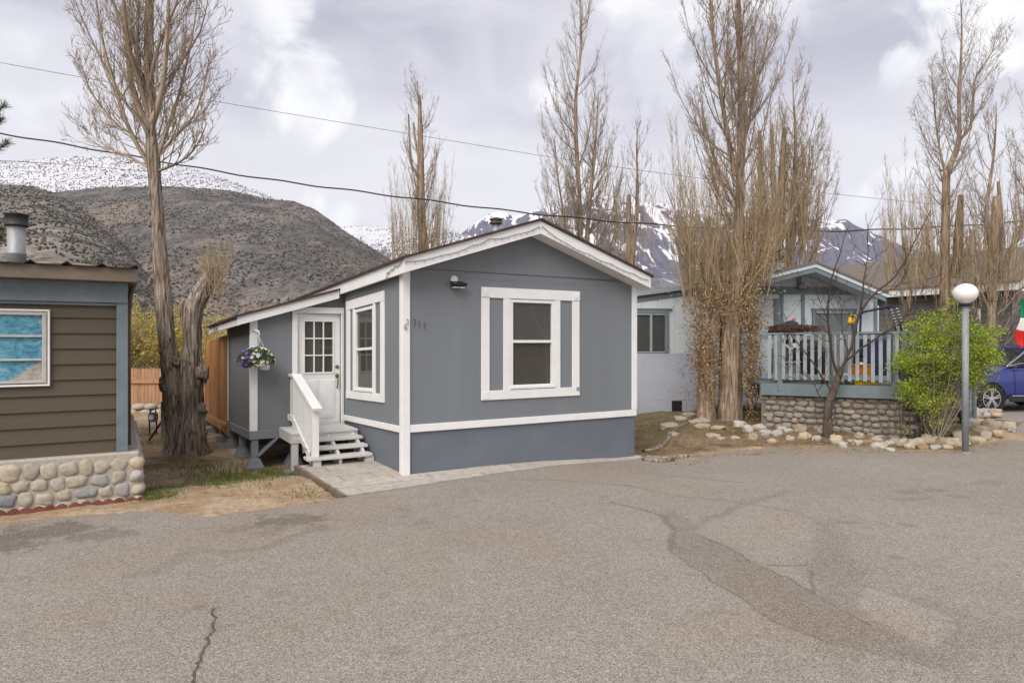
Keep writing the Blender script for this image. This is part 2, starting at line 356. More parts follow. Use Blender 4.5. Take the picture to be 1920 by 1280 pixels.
m_terra = flat('terracotta', (.30,.12,.07)); m_bag = flat('black_bag_plastic', (.03,.03,.033), .4); m_tote = flat('grey_plastic_tote', (.22,.25,.27), .5)
m_fgreen = flat('green_flag_cloth', (.008,.17,.085)); m_fwhite = flat('white_flag_cloth', (.72,.70,.67)); m_fred = flat('red_flag_cloth', (.55,.022,.018)); m_emb = flat('brown_emblem_thread', (.07,.055,.03))
m_gpost = flat('sage_green_post_paint', (.14,.20,.13)); m_meter = flat('grey_meter_casing', (.16,.18,.19)); m_num = flat('faded_bronze_numeral', (.125,.115,.10)); m_flower = flat('red_flower', (.6,.05,.04))

# ------------------------------------------------------------------ ground
HA = lambda x, y: ((x-O[0])*U[0] + (y-O[1])*U[1], (x-O[0])*V[0] + (y-O[1])*V[1])
def dip(x, y):
    a, b = HA(x, y); return -.12 * np.exp(-((a-4.4)/1.7)**2 - (b/1.5)**2)
EDGE = [(-40,-6), (-14.2,2.1)] + [G(*q) for q in ((0,979),(150,967),(240,958),(300,960),(400,966),(480,957),(560,945),(652,932))] + \
       [loc2w(O,4.3,-.17), (2.62,11.45), (3.5,11.72), (4.4,11.92), (5.2,12.0)] + [G(*q) for q in ((1600,838),(1700,846),(1800,846),(1852,830),(1908,802),(1930,776))] + [(26,22), (60,24), (60,-30), (-40,-30)]
def rb(ang):
    out = np.full(ang.shape, 1e9); dx, dy = np.sin(ang), np.cos(ang)
    for i in range(len(EDGE)):
        x0, y0 = EDGE[i]; x1, y1 = EDGE[(i+1) % len(EDGE)]; ex, ey = x1-x0, y1-y0; den = dx*ey - dy*ex
        with np.errstate(all='ignore'):
            t = (x0*ey - y0*ex)/den; u_ = (x0*dy - y0*dx)/den
        ok = (t > 0) & (u_ >= -1e-6) & (u_ <= 1+1e-6); out = np.where(ok & (t < out), t, out)
    return out
def base_z(x, y):
    a, b = HA(x, y)
    z = -.24*sm(b, .4, 2.3)*sm(.4-a, 0, .9) * (1-sm(y, 17, 22)) + dip(x, y)
    z = z + .15*sm(y, 12.2, 13.4)*sm(x, 2.4, 3.8)*(1-sm(x, 9.6, 11.0)) + .12*sm(y, 18, 30)
    return z
def ang_cols(step):
    inn = np.arctan((np.arange(-260, 2181, step) - CX)/F); o = np.linspace(inn[-1], inn[0]+2*math.pi, 90)[1:-1]; return np.concatenate([inn, o])
def polar(ang, rad):  # rad (rows, cols)
    x = np.sin(ang)[None]*rad; y = np.cos(ang)[None]*rad; nr, nc = rad.shape
    i = np.arange(nr-1)[:,None]*nc + np.arange(nc)[None]; j = np.arange(nr-1)[:,None]*nc + (np.arange(nc)+1)[None] % nc
    return x, y, np.stack([i, j, j+nc, i+nc], -1).reshape(-1,4)[:, ::-1]
def terrain():
    ang = ang_cols(4); r = np.concatenate([np.linspace(.3, 5.5, 12), np.geomspace(6, 26, 300), np.geomspace(26.5, 900, 50)])
    x, y, q = polar(ang, np.repeat(r[:,None], len(ang), 1)); d = r[:,None] - rb(ang)[None]
    jit = (fbm(x*1.7, y*1.7, 4, 3)-.5)*.5; k = sm(d + jit*.55, -.28, .05)
    bumps = (fbm(x*2.2, y*2.2, 5, 11)-.5)*.06 + (fbm(x*9, y*9, 3, 12)-.5)*.03
    z = base_z(x, y) + np.where(d < 14, bumps, bumps*3)*k - .045*(1-k) + .006*k
    a, b = HA(x, y); z = np.where((a > .2) & (a < 4.0) & (b > .5) & (b < 12), -.5, z)
    z = np.where((a > -1.28) & (a <= 4.45) & (b > -1.05) & (b < 1.55), np.minimum(z, base_z(x, y)*(b > .9) + dip(x, y)*(b <= .9) - .06), z)
    right = sm(x, 1.5, 2.5)
    mb = MB().addq(np.stack([x.ravel(), y.ravel(), z.ravel()], 1), q)
    gr = np.clip(sm(fbm(x*.9, y*.9, 4, 21), .50, .62)*.8 + .0, 0, 1)*(1-right)*sm(d, .6, 1.6)
    gr = np.maximum(gr, right*sm(y, 12.3, 13.6)*(1-sm(x, 4.2, 5.2))*(.6+.4*fbm(x*2, y*2, 3, 5)))
    n = NT('packed_dirt'); g = n.noise(1.4, 8, .7); g2 = n.noise(14, 8, .75); g3 = n.noise(70, 4, .7)
    c = n.ramp(g2, [(.3,(.28,.205,.135)), (.5,(.44,.335,.23)), (.72,(.56,.45,.325))])
    c = n.mix(n.mr(g, .42, .62), c, n.mix(1.0, c, (.72,.62,.52), 'MULTIPLY'))
    c = n.mix(n.mr(g3, .62, .70), c, (.46,.40,.32)); c = n.mix(n.mr(g3, .37, .30), c, (.07,.05,.032))
    c = n.mix(n.math('MULTIPLY', n.attr('mulch'), n.mr(g2, .25, .6, 1.0, .6)), c, n.ramp(n.noise(17, 8, .8, (1,1,1), 1.5), [(.32,(.05,.034,.021)), (.5,(.155,.108,.066)), (.68,(.34,.255,.165))]))
    c = n.mix(n.math('MULTIPLY', n.attr('mulch'), n.mr(n.noise(1.9, 7, .7, (1,1,1), .8), .46, .62, 0, .75)), c, n.mix(1.0, c, (.42,.36,.30), 'MULTIPLY'))
    c = n.mix(n.math('MULTIPLY', n.attr('green'), n.mr(n.noise(4.5, 7, .75), .42, .60)), c, n.ramp(g3, [(.3,(.06,.075,.018)), (.7,(.17,.17,.055))]))
    n.bump(n.math('ADD', g2, n.math('MULTIPLY', g3, .5)), .8, .02)
    o = mb.build('ground', n.fin(c, .95, .1), smooth=True, attrs={'green': gr.ravel(), 'mulch': (right*sm(d, -.1, .35)).ravel()})
    tag(o, kind='structure')
terrain()

def poly_mask(x, y, poly, soft):
    ins = np.zeros(x.shape, bool); dist = np.full(x.shape, 1e9); k = len(poly)
    for i in range(k):
        x0, y0 = poly[i]; x1, y1 = poly[(i+1) % k]
        with np.errstate(all='ignore'): c = ((y0 > y) != (y1 > y)) & (x < (x1-x0)*(y-y0)/(y1-y0+1e-12) + x0)
        ins ^= c; dist = np.minimum(dist, seg_d(x, y, (x0,y0), (x1,y1)))
    return sm(np.where(ins, dist, -dist), -soft, soft)
def seg_d(x, y, p, q):
    ex, ey = q[0]-p[0], q[1]-p[1]; t = np.clip(((x-p[0])*ex + (y-p[1])*ey)/(ex*ex+ey*ey+1e-12), 0, 1)
    return np.hypot(x-p[0]-t*ex, y-p[1]-t*ey)
def line_mask(x, y, pts, w):
    d = np.full(x.shape, 1e9)
    for i in range(len(pts)-1): d = np.minimum(d, seg_d(x, y, pts[i], pts[i+1]))
    return 1 - sm(d, w*.3, w)
def asphalt():
    ang = ang_cols(2.5); B = rb(ang); t = np.concatenate([np.linspace(0, .28, 10)[:-1], np.linspace(.28, 1, 420)])
    rad = 1.0 + (B[None]-1.0)*t[:,None]**1.0; x, y, q = polar(ang, rad); d = B[None]-rad
    jx = x + (fbm(x*3, y*3, 4, 31)-.5)*.16; jy = y + (fbm(x*3, y*3, 4, 32)-.5)*.16
    z = dip(x, y) + (fbm(x*.5, y*.5, 3, 33)-.5)*.03*sm(y, 1, 3)*(1-sm(d, 0, .4)*0) + .004
    g = lambda *a: [G(*p) for p in a]
    seal = np.zeros(x.shape); lite = np.zeros(x.shape); stain = np.zeros(x.shape)
    for poly, s_, soft in ((g((1235,962),(1264,990),(1254,1030),(1330,1087),(1450,1160),(1560,1207),(1690,1238),(1790,1262),(1800,1240),(1750,1222),(1640,1170),(1540,1120),(1430,1062),(1310,1000),(1292,976),(1250,952)), .62, .06),
                           (g((1545,975),(1512,1030),(1505,1055),(1528,1068),(1520,1110),(1600,1155),(1622,1150),(1612,1085),(1590,1020),(1562,975)), .42, .14),
                           (g((1620,1105),(1760,1120),(1860,1165),(1930,1150),(1930,1230),(1850,1225),(1790,1240),(1700,1235),(1650,1195)), .42, .12)):
        seal = np.maximum(seal, poly_mask(jx, jy, poly, soft)*s_)
    lp = poly_mask(jx, jy, g((1612,1098),(1645,1107),(1792,1160),(1802,1178),(1742,1214),(1662,1168),(1622,1140)), .03); seal *= 1-lp; lite = lp*.6
    lite = np.maximum(lite, .5*poly_mask(jx, jy, g((1320,985),(1440,935),(1540,965),(1505,1050),(1525,1110),(1420,1055)), .1))
    for pts, w, s_ in ((g((960,898),(1060,900),(1150,908),(1290,932),(1400,942),(1490,960),(1540,985)), .07, .3), (g((1305,990),(1360,957),(1430,935),(1475,922)), .08, .35), (g((1150,940),(1200,950),(1240,966),(1262,990),(1254,1030)), .05, .6),
                       (g((1190,885),(1290,893),(1390,905)), .06, .4), (g((1254,1030),(1330,1087),(1450,1160),(1560,1207)), .02, .6), (g((1310,1000),(1430,1062),(1540,1120),(1640,1170)), .02, .7), (g((1450,1058),(1510,1056)), .03, .8), (g((1526,1068),(1521,1112)), .03, .7),
                       (g((430,1035),(500,1028),(560,1005),(600,985)), .10, .35), (g((230,1078),(300,1068),(360,1030),(420,1036)), .1, .22)):
        stain = np.maximum(stain, line_mask(jx, jy, pts, w)*s_)
    rs = np.random.RandomState(3)
    spots = [(70,1000,.42,.9), (125,992,.3,.85), (20,1022,.34,.85), (180,1003,.3,.6), (545,975,.36,.75), (455,990,.2,.35), (495,1000,.15,.3), (610,993,.1,.4), (1040,1075,.1,.1), (790,980,.16,.3), (755,955,.08,.4), (760,968,.06,.4),
             (1700,922,.16,.4), (1760,918,.14,.45), (1720,935,.12,.35), (1860,905,.2,.3), (1800,930,.12,.3), (1590,980,.1,.4), (1580,970,.08,.4), (1690,985,.1,.35), (1680,1045,.08,.35)]
    spots += [(rs.uniform(0,1920), rs.uniform(880,1240), rs.uniform(.02,.09), rs.uniform(.15,.4)) for _ in range(60)]
    for px, py, r_, s_ in spots:
        c = G(px, py); dd = np.hypot((x-c[0])*.75, y-c[1])/r_ + (fbm(x*9, y*9, 4, 40)-.5)*1.6; stain = np.maximum(stain, (1-sm(dd, .45, 1.05))*s_)
    crack = [(402,1143),(397,1152),(403,1160),(396,1172),(399,1184),(388,1196),(391,1205),(380,1220),(374,1232),(371,1246),(362,1262),(366,1272),(358,1290),(350,1320)]
    cr = line_mask(x + (fbm(x*22, y*22, 3, 51)-.5)*.04, y, g(*crack), .013)*.95
    cr = np.maximum(cr, line_mask(x + (fbm(x*12, y*12, 3, 51)-.5)*.05, y, g((350,1165),(500,1130),(640,1120)), .01)*.0)
    dust = (1-sm(d + (fbm(x*2, y*2, 4, 61)-.5)*.9, -.1, .55))*np.where(x < -1.9, 1, np.where(x > 2.3, .8, .1)) + .5*sm(fbm(x*.7, y*.7, 5, 62), .55, .7)
    dust = np.maximum(dust, .75*sm(x, 3.2, 4.4)*(1-sm(d, .0, 1.5))*sm(fbm(x*3, y*5, 4, 66), .42, .62))
    mb = MB().addq(np.stack([x.ravel(), y.ravel(), z.ravel()], 1), q)
    n = NT('worn_asphalt'); big = n.noise(.55, 6, .6); mid = n.noise(6, 6, .7); fine = n.noise(120, 3, .75); v = n.voro(135, out='Color'); sv_ = n.N('ShaderNodeSeparateColor'); n.L(v, sv_.inputs[0])
    sp = n.math('ADD', n.math('MULTIPLY', fine, .55), n.math('MULTIPLY', sv_.outputs[0], .45))
    c = n.ramp(sp, [(.24,(.16,.14,.118)), (.40,(.27,.24,.207)), (.56,(.358,.322,.282)), (.76,(.54,.50,.45))])
    c = n.mix(n.mr(big, .35, .65, 0, .55), c, n.mix(1.0, c, (.84,.80,.755), 'MULTIPLY')); c = n.mix(n.mr(mid, .3, .7, .0, .35), c, n.mix(1.0, c, (.72,.69,.66), 'MULTIPLY'))
    c = n.mix(n.math('MULTIPLY', n.attr('dust'), .5), c, n.mix(n.mr(sp, .2, .8), (.16,.11,.072), (.46,.35,.25)))
    c = n.mix(n.math('MULTIPLY', n.attr('lite'), .6), c, n.mix(1.0, c, (1.22,1.21,1.2), 'MULTIPLY'))
    c = n.mix(n.math('MULTIPLY', n.attr('seal'), .8), c, n.mix(1.0, c, (.66,.63,.585), 'MULTIPLY'))
    c = n.mix(n.math('MULTIPLY', n.attr('stain'), .75), c, n.mix(1.0, c, (.46,.43,.39), 'MULTIPLY')); c = n.mix(n.math('MULTIPLY', n.attr('crack'), .85), c, (.075,.055,.04))
    n.bump(n.math('SUBTRACT', n.math('ADD', sp, n.math('MULTIPLY', mid, .4)), n.math('MULTIPLY', n.attr('crack'), 1.5)), .8, .01)
    o = mb.build('asphalt', n.fin(c, .88, .2), smooth=True, attrs={'seal': seal.ravel(), 'lite': lite.ravel(), 'stain': stain.ravel(), 'crack': cr.ravel(), 'dust': np.clip(dust, 0, 1).ravel()})
    tag(o, kind='structure'); return o.data.materials[0]
m_asph = asphalt()

def patio():
    poly = [(-1.21,1.47), (-1.16,-.84), (4.32,-.16), (4.32,.12), (.3,1.47)]
    def clip(p, q):
        for i in range(len(q)):
            (ax, ay), (bx, by) = q[i], q[(i+1) % len(q)]; s = lambda t: (bx-ax)*(t[1]-ay) - (by-ay)*(t[0]-ax); out = []
            for j in range(len(p)):
                a, b = p[j], p[(j+1) % len(p)]; sa, sb = s(a), s(b)
                if sa >= 0: out.append(a)
                if sa*sb < 0: t = sa/(sa-sb); out.append((a[0]+(b[0]-a[0])*t, a[1]+(b[1]-a[1])*t))
            p = out
            if len(p) < 3: return []
        return p
    rnd = random.Random(5); mb = MB()
    for j in range(-3, 6):
        for i in range(-5, 12):
            w, h, gp = .46, .40, .006; x0 = i*w + (.2 if j % 2 else 0) + rnd.uniform(-.01,.01); y0 = j*h
            c = clip([(x0+gp,y0+gp), (x0+w-gp,y0+gp), (x0+w-gp,y0+h-gp), (x0+gp,y0+h-gp)], poly)
            if len(c) < 3: continue
            dz = rnd.uniform(-.004,.004); vs = []
            for zz in (-.12, .012+dz):
                for a, b in c:
                    wx, wy = loc2w(O, a, b); vs.append((wx, wy, zz + float(dip(np.array(wx), np.array(wy)))))
            k = len(c); mb.add(vs, [list(range(k))[::-1], list(range(k,2*k))] + [[q, (q+1)%k, (q+1)%k+k, q+k] for q in range(k)])
    n = NT('concrete_paver'); i = n.island(); g = n.noise(9, 8, .7); g2 = n.noise(60, 4, .7)
    c = n.mix(1.0, n.ramp(i, [(0,(.45,.41,.36)), (.5,(.53,.49,.44)), (1,(.49,.43,.37))]), n.ramp(g, [(.3,(.66,.64,.62)), (.6,(1,1,1))]), 'MULTIPLY'); n.bump(g2, .5, .004)
    tag(mb.build('paver_patio', n.fin(c, .85, .15)), kind='structure')
    e = MB(); p0, p1 = loc2w(O,-1.25,1.5), loc2w(O,-1.19,-.86); e.bar((*p0,-.06), (*p1,-.05), .045, .15)
    tag(e.build('wood_edging_board', m_brownfas), 'thin weathered board edging the paver path beside the dirt yard', 'edging board')
patio()
drv = MB(); _p = [(11.7,15.4), (30,20), (30,40), (11.3,30), (10.9,18)]; drv.add([(a,b,.045) for a,b in _p] + [(a,b,-.2) for a,b in _p], [(0,1,2,3,4)] + [(i,i+5,(i+1)%5+5,(i+1)%5) for i in range(5)])
tag(drv.build('driveway', m_asph), kind='structure')

# ------------------------------------------------------------------ mountains
def mountain(name, ridge, y0, y1, y2, mat, base, seed, rough, pw=1.0, step=4, rows=150, x0=-1400, x1=3300, amp_r=.0):
    px = np.arange(x0, x1, step); rp = np.array(ridge, float); top = np.interp(px, rp[:,0], rp[:,1])
    yr = y1*(1 + .10*(fbm(px*.004, px*0+3.3, 3, seed)-.5)); rr = (CY-top)/F*yr + CH
    rr = rr + (fbm(px*.035, px*0+.5, 4, seed+2)-.5)*rough*.10*(rr.max())
    sA = np.linspace(0, 1, rows); sB = np.linspace(1, 2, 30)[1:]; s = np.concatenate([sA, sB])[:,None]
    Y = np.where(s <= 1, y0 + (yr[None]-y0)*s, yr[None] + (y2-yr[None])*(s-1)); X = (px[None]-CX)/F*Y
    prof = np.where(s <= 1, np.clip(s,0,1)**pw, np.clip(2-s,0,1)**.8)
    k = 1/(y1-y0)*5.0; nz = fbm(X*k, Y*k, 7, seed+5, True)-.6; n2 = fbm(X*k*.35+5, Y*k*.35, 4, seed+8)-.5
    env = np.sin(np.clip(s,0,2)*math.pi/2)*(1-np.exp(-((s-1)/.10)**2)*.8)
    Z = base + (rr[None]-base)*prof + (nz*rough + n2*rough*.8)*env*rr.max()
    nr, nc = Y.shape; i = np.arange(nr-1)[:,None]*nc + np.arange(nc-1)[None]; q = np.stack([i, i+1, i+nc+1, i+nc], -1).reshape(-1,4)
    o = MB().addq(np.stack([X.ravel(), Y.ravel(), Z.ravel()], 1), q).build(name, mat, smooth=True); tag(o, kind='structure'); return o, (X, Y, Z)
def hill_mat(name, z_snow, snow_w, brush, soil, rock, bsc, snow_amt=1.0, tree_sc=.06, hi_brown=None):
    n = NT(name); sep = n.N('ShaderNodeSeparateXYZ'); n.L(n.tc.outputs['Object'], sep.inputs[0]); z = sep.outputs[2]
    big = n.noise(.0035, 6, .6, (1,.3,1)); mid = n.noise(.02, 7, .7, (1,.12,1)); v = n.voro(bsc, (1,.07,1.0)); v2 = n.voro(bsc*2.3, (1,.07,1.0)); dots = n.mr(n.math('ADD', v, n.math('MULTIPLY', mid, .55)), .52, .80)
    dots2 = n.mr(v2, .25, .55)
    c = n.mix(n.mr(mid, .48, .62), soil, rock); c = n.mix(n.mr(big, .52, .62), c, hi_brown or soil); c = n.mix(n.mr(n.noise(.0065, 6, .65, (1,.15,1.3), 1.), .54, .60, 0, .7), c, rock)
    c = n.mix(n.mr(dots, 0, 1, .74, 0.), c, brush); c = n.mix(n.mr(dots2, 0, 1, .75, 0.), c, n.mix(.35, brush, soil))
    sn = n.math('ADD', n.mr(z, z_snow-snow_w, z_snow+snow_w), n.math('MULTIPLY', n.math('SUBTRACT', mid, .5), 1.5)); tr = n.mr(n.math('ADD', n.voro(tree_sc, (1,.05,.9)), n.math('MULTIPLY', n.noise(.008, 5, .65, (1,.1,1)), .6)), .52, .68)
    sm_ = n.math('MULTIPLY', n.mr(sn, .42, .58), tr); sm_ = n.math('MULTIPLY', sm_, snow_amt)
    c = n.mix(sm_, c, (.66,.66,.69)); n.bump(n.math('ADD', v, mid), .6, 3.); return n.fin(c, .95, .05)
MT_NEAR = hill_mat('scrub_hillside', 5000, 10, (.058,.061,.054), (.18,.16,.14), (.36,.31,.27), .16, 0, hi_brown=(.22,.185,.155))
MT_MAIN = hill_mat('dark_scrub_mountain', 640, 80, (.036,.036,.038), (.10,.085,.075), (.145,.118,.096), .085, .95, .05, hi_brown=(.145,.108,.078))
hill_o, hillg = mountain('hill', [(-1400,250),(-500,290),(-250,300),(-60,322),(0,346),(60,350),(100,362),(170,400),(230,455),(300,540),(380,610),(460,660),(3300,700)], 260, 800, 1400, MT_NEAR, -5, 3, .05, 1.0)
front_o, frontg = mountain('foothill', [(-1400,330),(-300,330),(0,352),(90,362),(180,352),(250,346),(350,350),(430,357),(510,374),(552,377),(592,392),(640,428),(700,466),(745,492),(800,530),(900,580),(1100,630),(1600,660),(3300,680)], 700, 1900, 3000, hill_mat('brown_scrub_foothill', 455, 60, (.056,.056,.058), (.13,.117,.108), (.23,.20,.175), .12, .85, .045, hi_brown=(.25,.195,.15)), -10, 12, .085, .95)
ridge_o, ridgeg = mountain('mountain', [(-1400,180),(-500,240),(-100,296),(0,304),(40,303),(90,297),(170,292),(230,297),(300,310),(330,311),(380,323),(430,338),(480,357),(520,376),(600,415),(640,424),(680,424),(720,427),(780,431),(830,431),(880,440),(960,470),(1200,520),(3300,600)], 1500, 3000, 4600,
         hill_mat('snowy_forest_ridge', 300, 160, (.13,.13,.14), (.19,.185,.19), (.2,.19,.19), .05, .95, .075), -10, 23, .045, .9)
n = NT('snow_and_purple_rock'); geo = n.N('ShaderNodeNewGeometry'); sx = n.N('ShaderNodeSeparateXYZ'); n.L(geo.outputs['Normal'], sx.inputs[0]); so = n.N('ShaderNodeSeparateXYZ'); n.L(n.tc.outputs['Object'], so.inputs[0])
md = n.noise(.0034, 8, .6, (1,.12,1.1), .7); fi = n.noise(.02, 7, .7, (1,.1,.6)); stk = n.noise(.013, 5, .55, (1,.12,.30), 1.0)
snw = n.math('ADD', n.math('ADD', n.math('MULTIPLY', sx.outputs[2], .75), n.math('MULTIPLY', n.math('SUBTRACT', md, .5), 1.5)), n.math('MULTIPLY', n.math('SUBTRACT', stk, .5), 1.4))
snw = n.math('ADD', snw, n.mr(so.outputs[2], 500, 1700, -.34, .05)); snw = n.math('ADD', snw, n.mr(so.outputs[0], 2200, 4200, 0., -.16))
sc_ = n.mr(snw, .49, .56); c = n.mix(sc_, n.ramp(fi, [(.3,(.075,.075,.115)), (.7,(.175,.165,.205))]), (.80,.80,.85)); n.bump(n.math('ADD', md, stk), .8, 40.); m_peak = n.fin(c, .9, .1)
mountain('snowy_mountains', [(-1400,470),(500,470),(800,462),(865,438),(895,416),(920,402),(945,400),(965,409),(990,400),(1020,394),(1060,384),(1110,371),(1140,367),(1180,374),(1250,384),(1320,391),(1400,394),(1470,401),(1530,414),(1580,418),(1640,440),(1700,468),(1800,492),(1920,515),(2300,560),(3300,580)], 4200, 7600, 9800, m_peak, -10, 37, .21, 1.0)

def brush_stuff():
    rs = np.random.RandomState(9); vs = []; fs = []; nn = 0; cone = []
    for (X, Y, Z), cnt, smin, smax, thr in ((hillg, 12000, .8, 2.0, .38), (frontg, 15000, 1.3, 3.2, .34), (ridgeg, 17000, 2.6, 5.2, .28)):
        nr, nc = X.shape; far = thr < .30; split = (nn, len(fs)); rr = rs.randint(40 if far else 8, 152 if far else 149, cnt*3); cc = rs.randint(0, nc, cnt*3); keep = 0; VN = vn2(X*(.012 if not far else .006), Y*(.012 if not far else .006), 4)
        for r_, c_ in zip(rr, cc):
            t1, t2 = rs.rand(2); c2 = min(c_+1, nc-1); lp = lambda A: (A[r_,c_]*(1-t1)+A[r_,c2]*t1)*(1-t2) + (A[r_+1,c_]*(1-t1)+A[r_+1,c2]*t1)*t2; p = np.array((lp(X), lp(Y), lp(Z))); px = CX + F*p[0]/p[1]
            if not -150 < px < 960: continue
            if VN[r_,c_] < thr: continue
            s = rs.uniform(smin, smax); tall = far or rs.rand() < .06; h = s*((1.3 if far else 2.0) if tall else 1.15); k = 5
            a0 = rs.uniform(0, 6.28); ring = [(p[0]+math.cos(a0+j*2*math.pi/k)*s*rs.uniform(.6,1.1)*(.62 if far else (.5 if tall else .9)), p[1]+math.sin(a0+j*2*math.pi/k)*s*rs.uniform(.6,1.1)*(.5 if tall else .9), p[2]+h*rs.uniform(.15,.5)) for j in range(k)]
            vs += [(p[0], p[1], p[2]-.5)] + ring + [(p[0], p[1], p[2]+h)]
            fs += [(nn, nn+1+(j+1)%k, nn+1+j) for j in range(k)] + [(nn+k+1, nn+1+j, nn+1+(j+1)%k) for j in range(k)]; nn += k+2; keep += 1
            if keep >= cnt: break
    n = NT('hillside_scrub'); i = n.island(); k0 = split[0]; f0 = split[1]
    m2 = NT('ridge_conifers'); tag(MB().add(vs[k0:], [[q-k0 for q in f] for f in fs[f0:]]).build('ridge_forest', m2.fin(m2.ramp(m2.island(), [(0,(.085,.085,.09)), (1,(.19,.188,.19))]), .95, .05)), kind='stuff')  # conifer colour lightened to stand for haze over the distance
    tag(MB().add(vs[:k0], fs[:f0]).build('hillside_scrub', n.fin(n.ramp(i, [(0,(.048,.052,.044)), (.5,(.078,.078,.066)), (1,(.12,.112,.095))]), .95, .05)), kind='stuff')
brush_stuff()

# ------------------------------------------------------------------ wall with openings (local xz, thickness along y)
def wall_mb(x0, x1, z0, z1, holes, y0, y1, top=None):
    """rectangular wall cut by rectangular holes; top: optional list of (x,z) outline above z1"""
    mb = MB(); xs = sorted({x0, x1, *[h[0] for h in holes], *[h[1] for h in holes]}); zs = sorted({z0, z1, *[h[2] for h in holes], *[h[3] for h in holes]})
    solid = lambda a, b: not any(h[0] < a < h[1] and h[2] < b < h[3] for h in holes)
    for i in range(len(xs)-1):
        for j in range(len(zs)-1):
            a, b, c, d = xs[i], xs[i+1], zs[j], zs[j+1]
            if solid((a+b)/2, (c+d)/2):
                for y, fl in ((y0,0),(y1,1)):
                    q = [(a,y,c),(b,y,c),(b,y,d),(a,y,d)]; mb.add(q if not fl else q[::-1], [(0,1,2,3)])
    for (a, b, c, d) in holes:
        mb.add([(a,y0,c),(b,y0,c),(b,y1,c),(a,y1,c)], [(0,1,2,3)]); mb.add([(a,y0,d),(a,y1,d),(b,y1,d),(b,y0,d)], [(0,1,2,3)])
        mb.add([(a,y0,c),(a,y1,c),(a,y1,d),(a,y0,d)], [(0,1,2,3)]); mb.add([(b,y0,c),(b,y0,d),(b,y1,d),(b,y1,c)], [(0,1,2,3)])
    for p, q in (((x0,z0),(x0,z1)), ((x1,z0),(x1,z1))):
        mb.add([(p[0],y0,p[1]),(p[0],y1,p[1]),(q[0],y1,q[1]),(q[0],y0,q[1])], [(0,1,2,3)])
    mb.add([(x0,y0,z0),(x0,y1,z0),(x1,y1,z0),(x1,y0,z0)], [(0,1,2,3)])
    if top: mb.prism([(x1,z1+.0005)] + top[::-1] + [(x0,z1+.0005)] if False else [(x0,z1)] + top + [(x1,z1)], y0, y1)
    else: mb.add([(x0,y0,z1),(x1,y0,z1),(x1,y1,z1),(x0,y1,z1)], [(0,1,2,3)])
    return mb
def swap(mb):  # turn a wall modelled in xz (facing -y) into one in yz facing -x : (x,y,z)->(y, x, z)
    mb.v = [np.stack([v[:,1], v[:,0], v[:,2]], 1) for v in mb.v]; mb.f = [f[::-1] for f in mb.f]; return mb

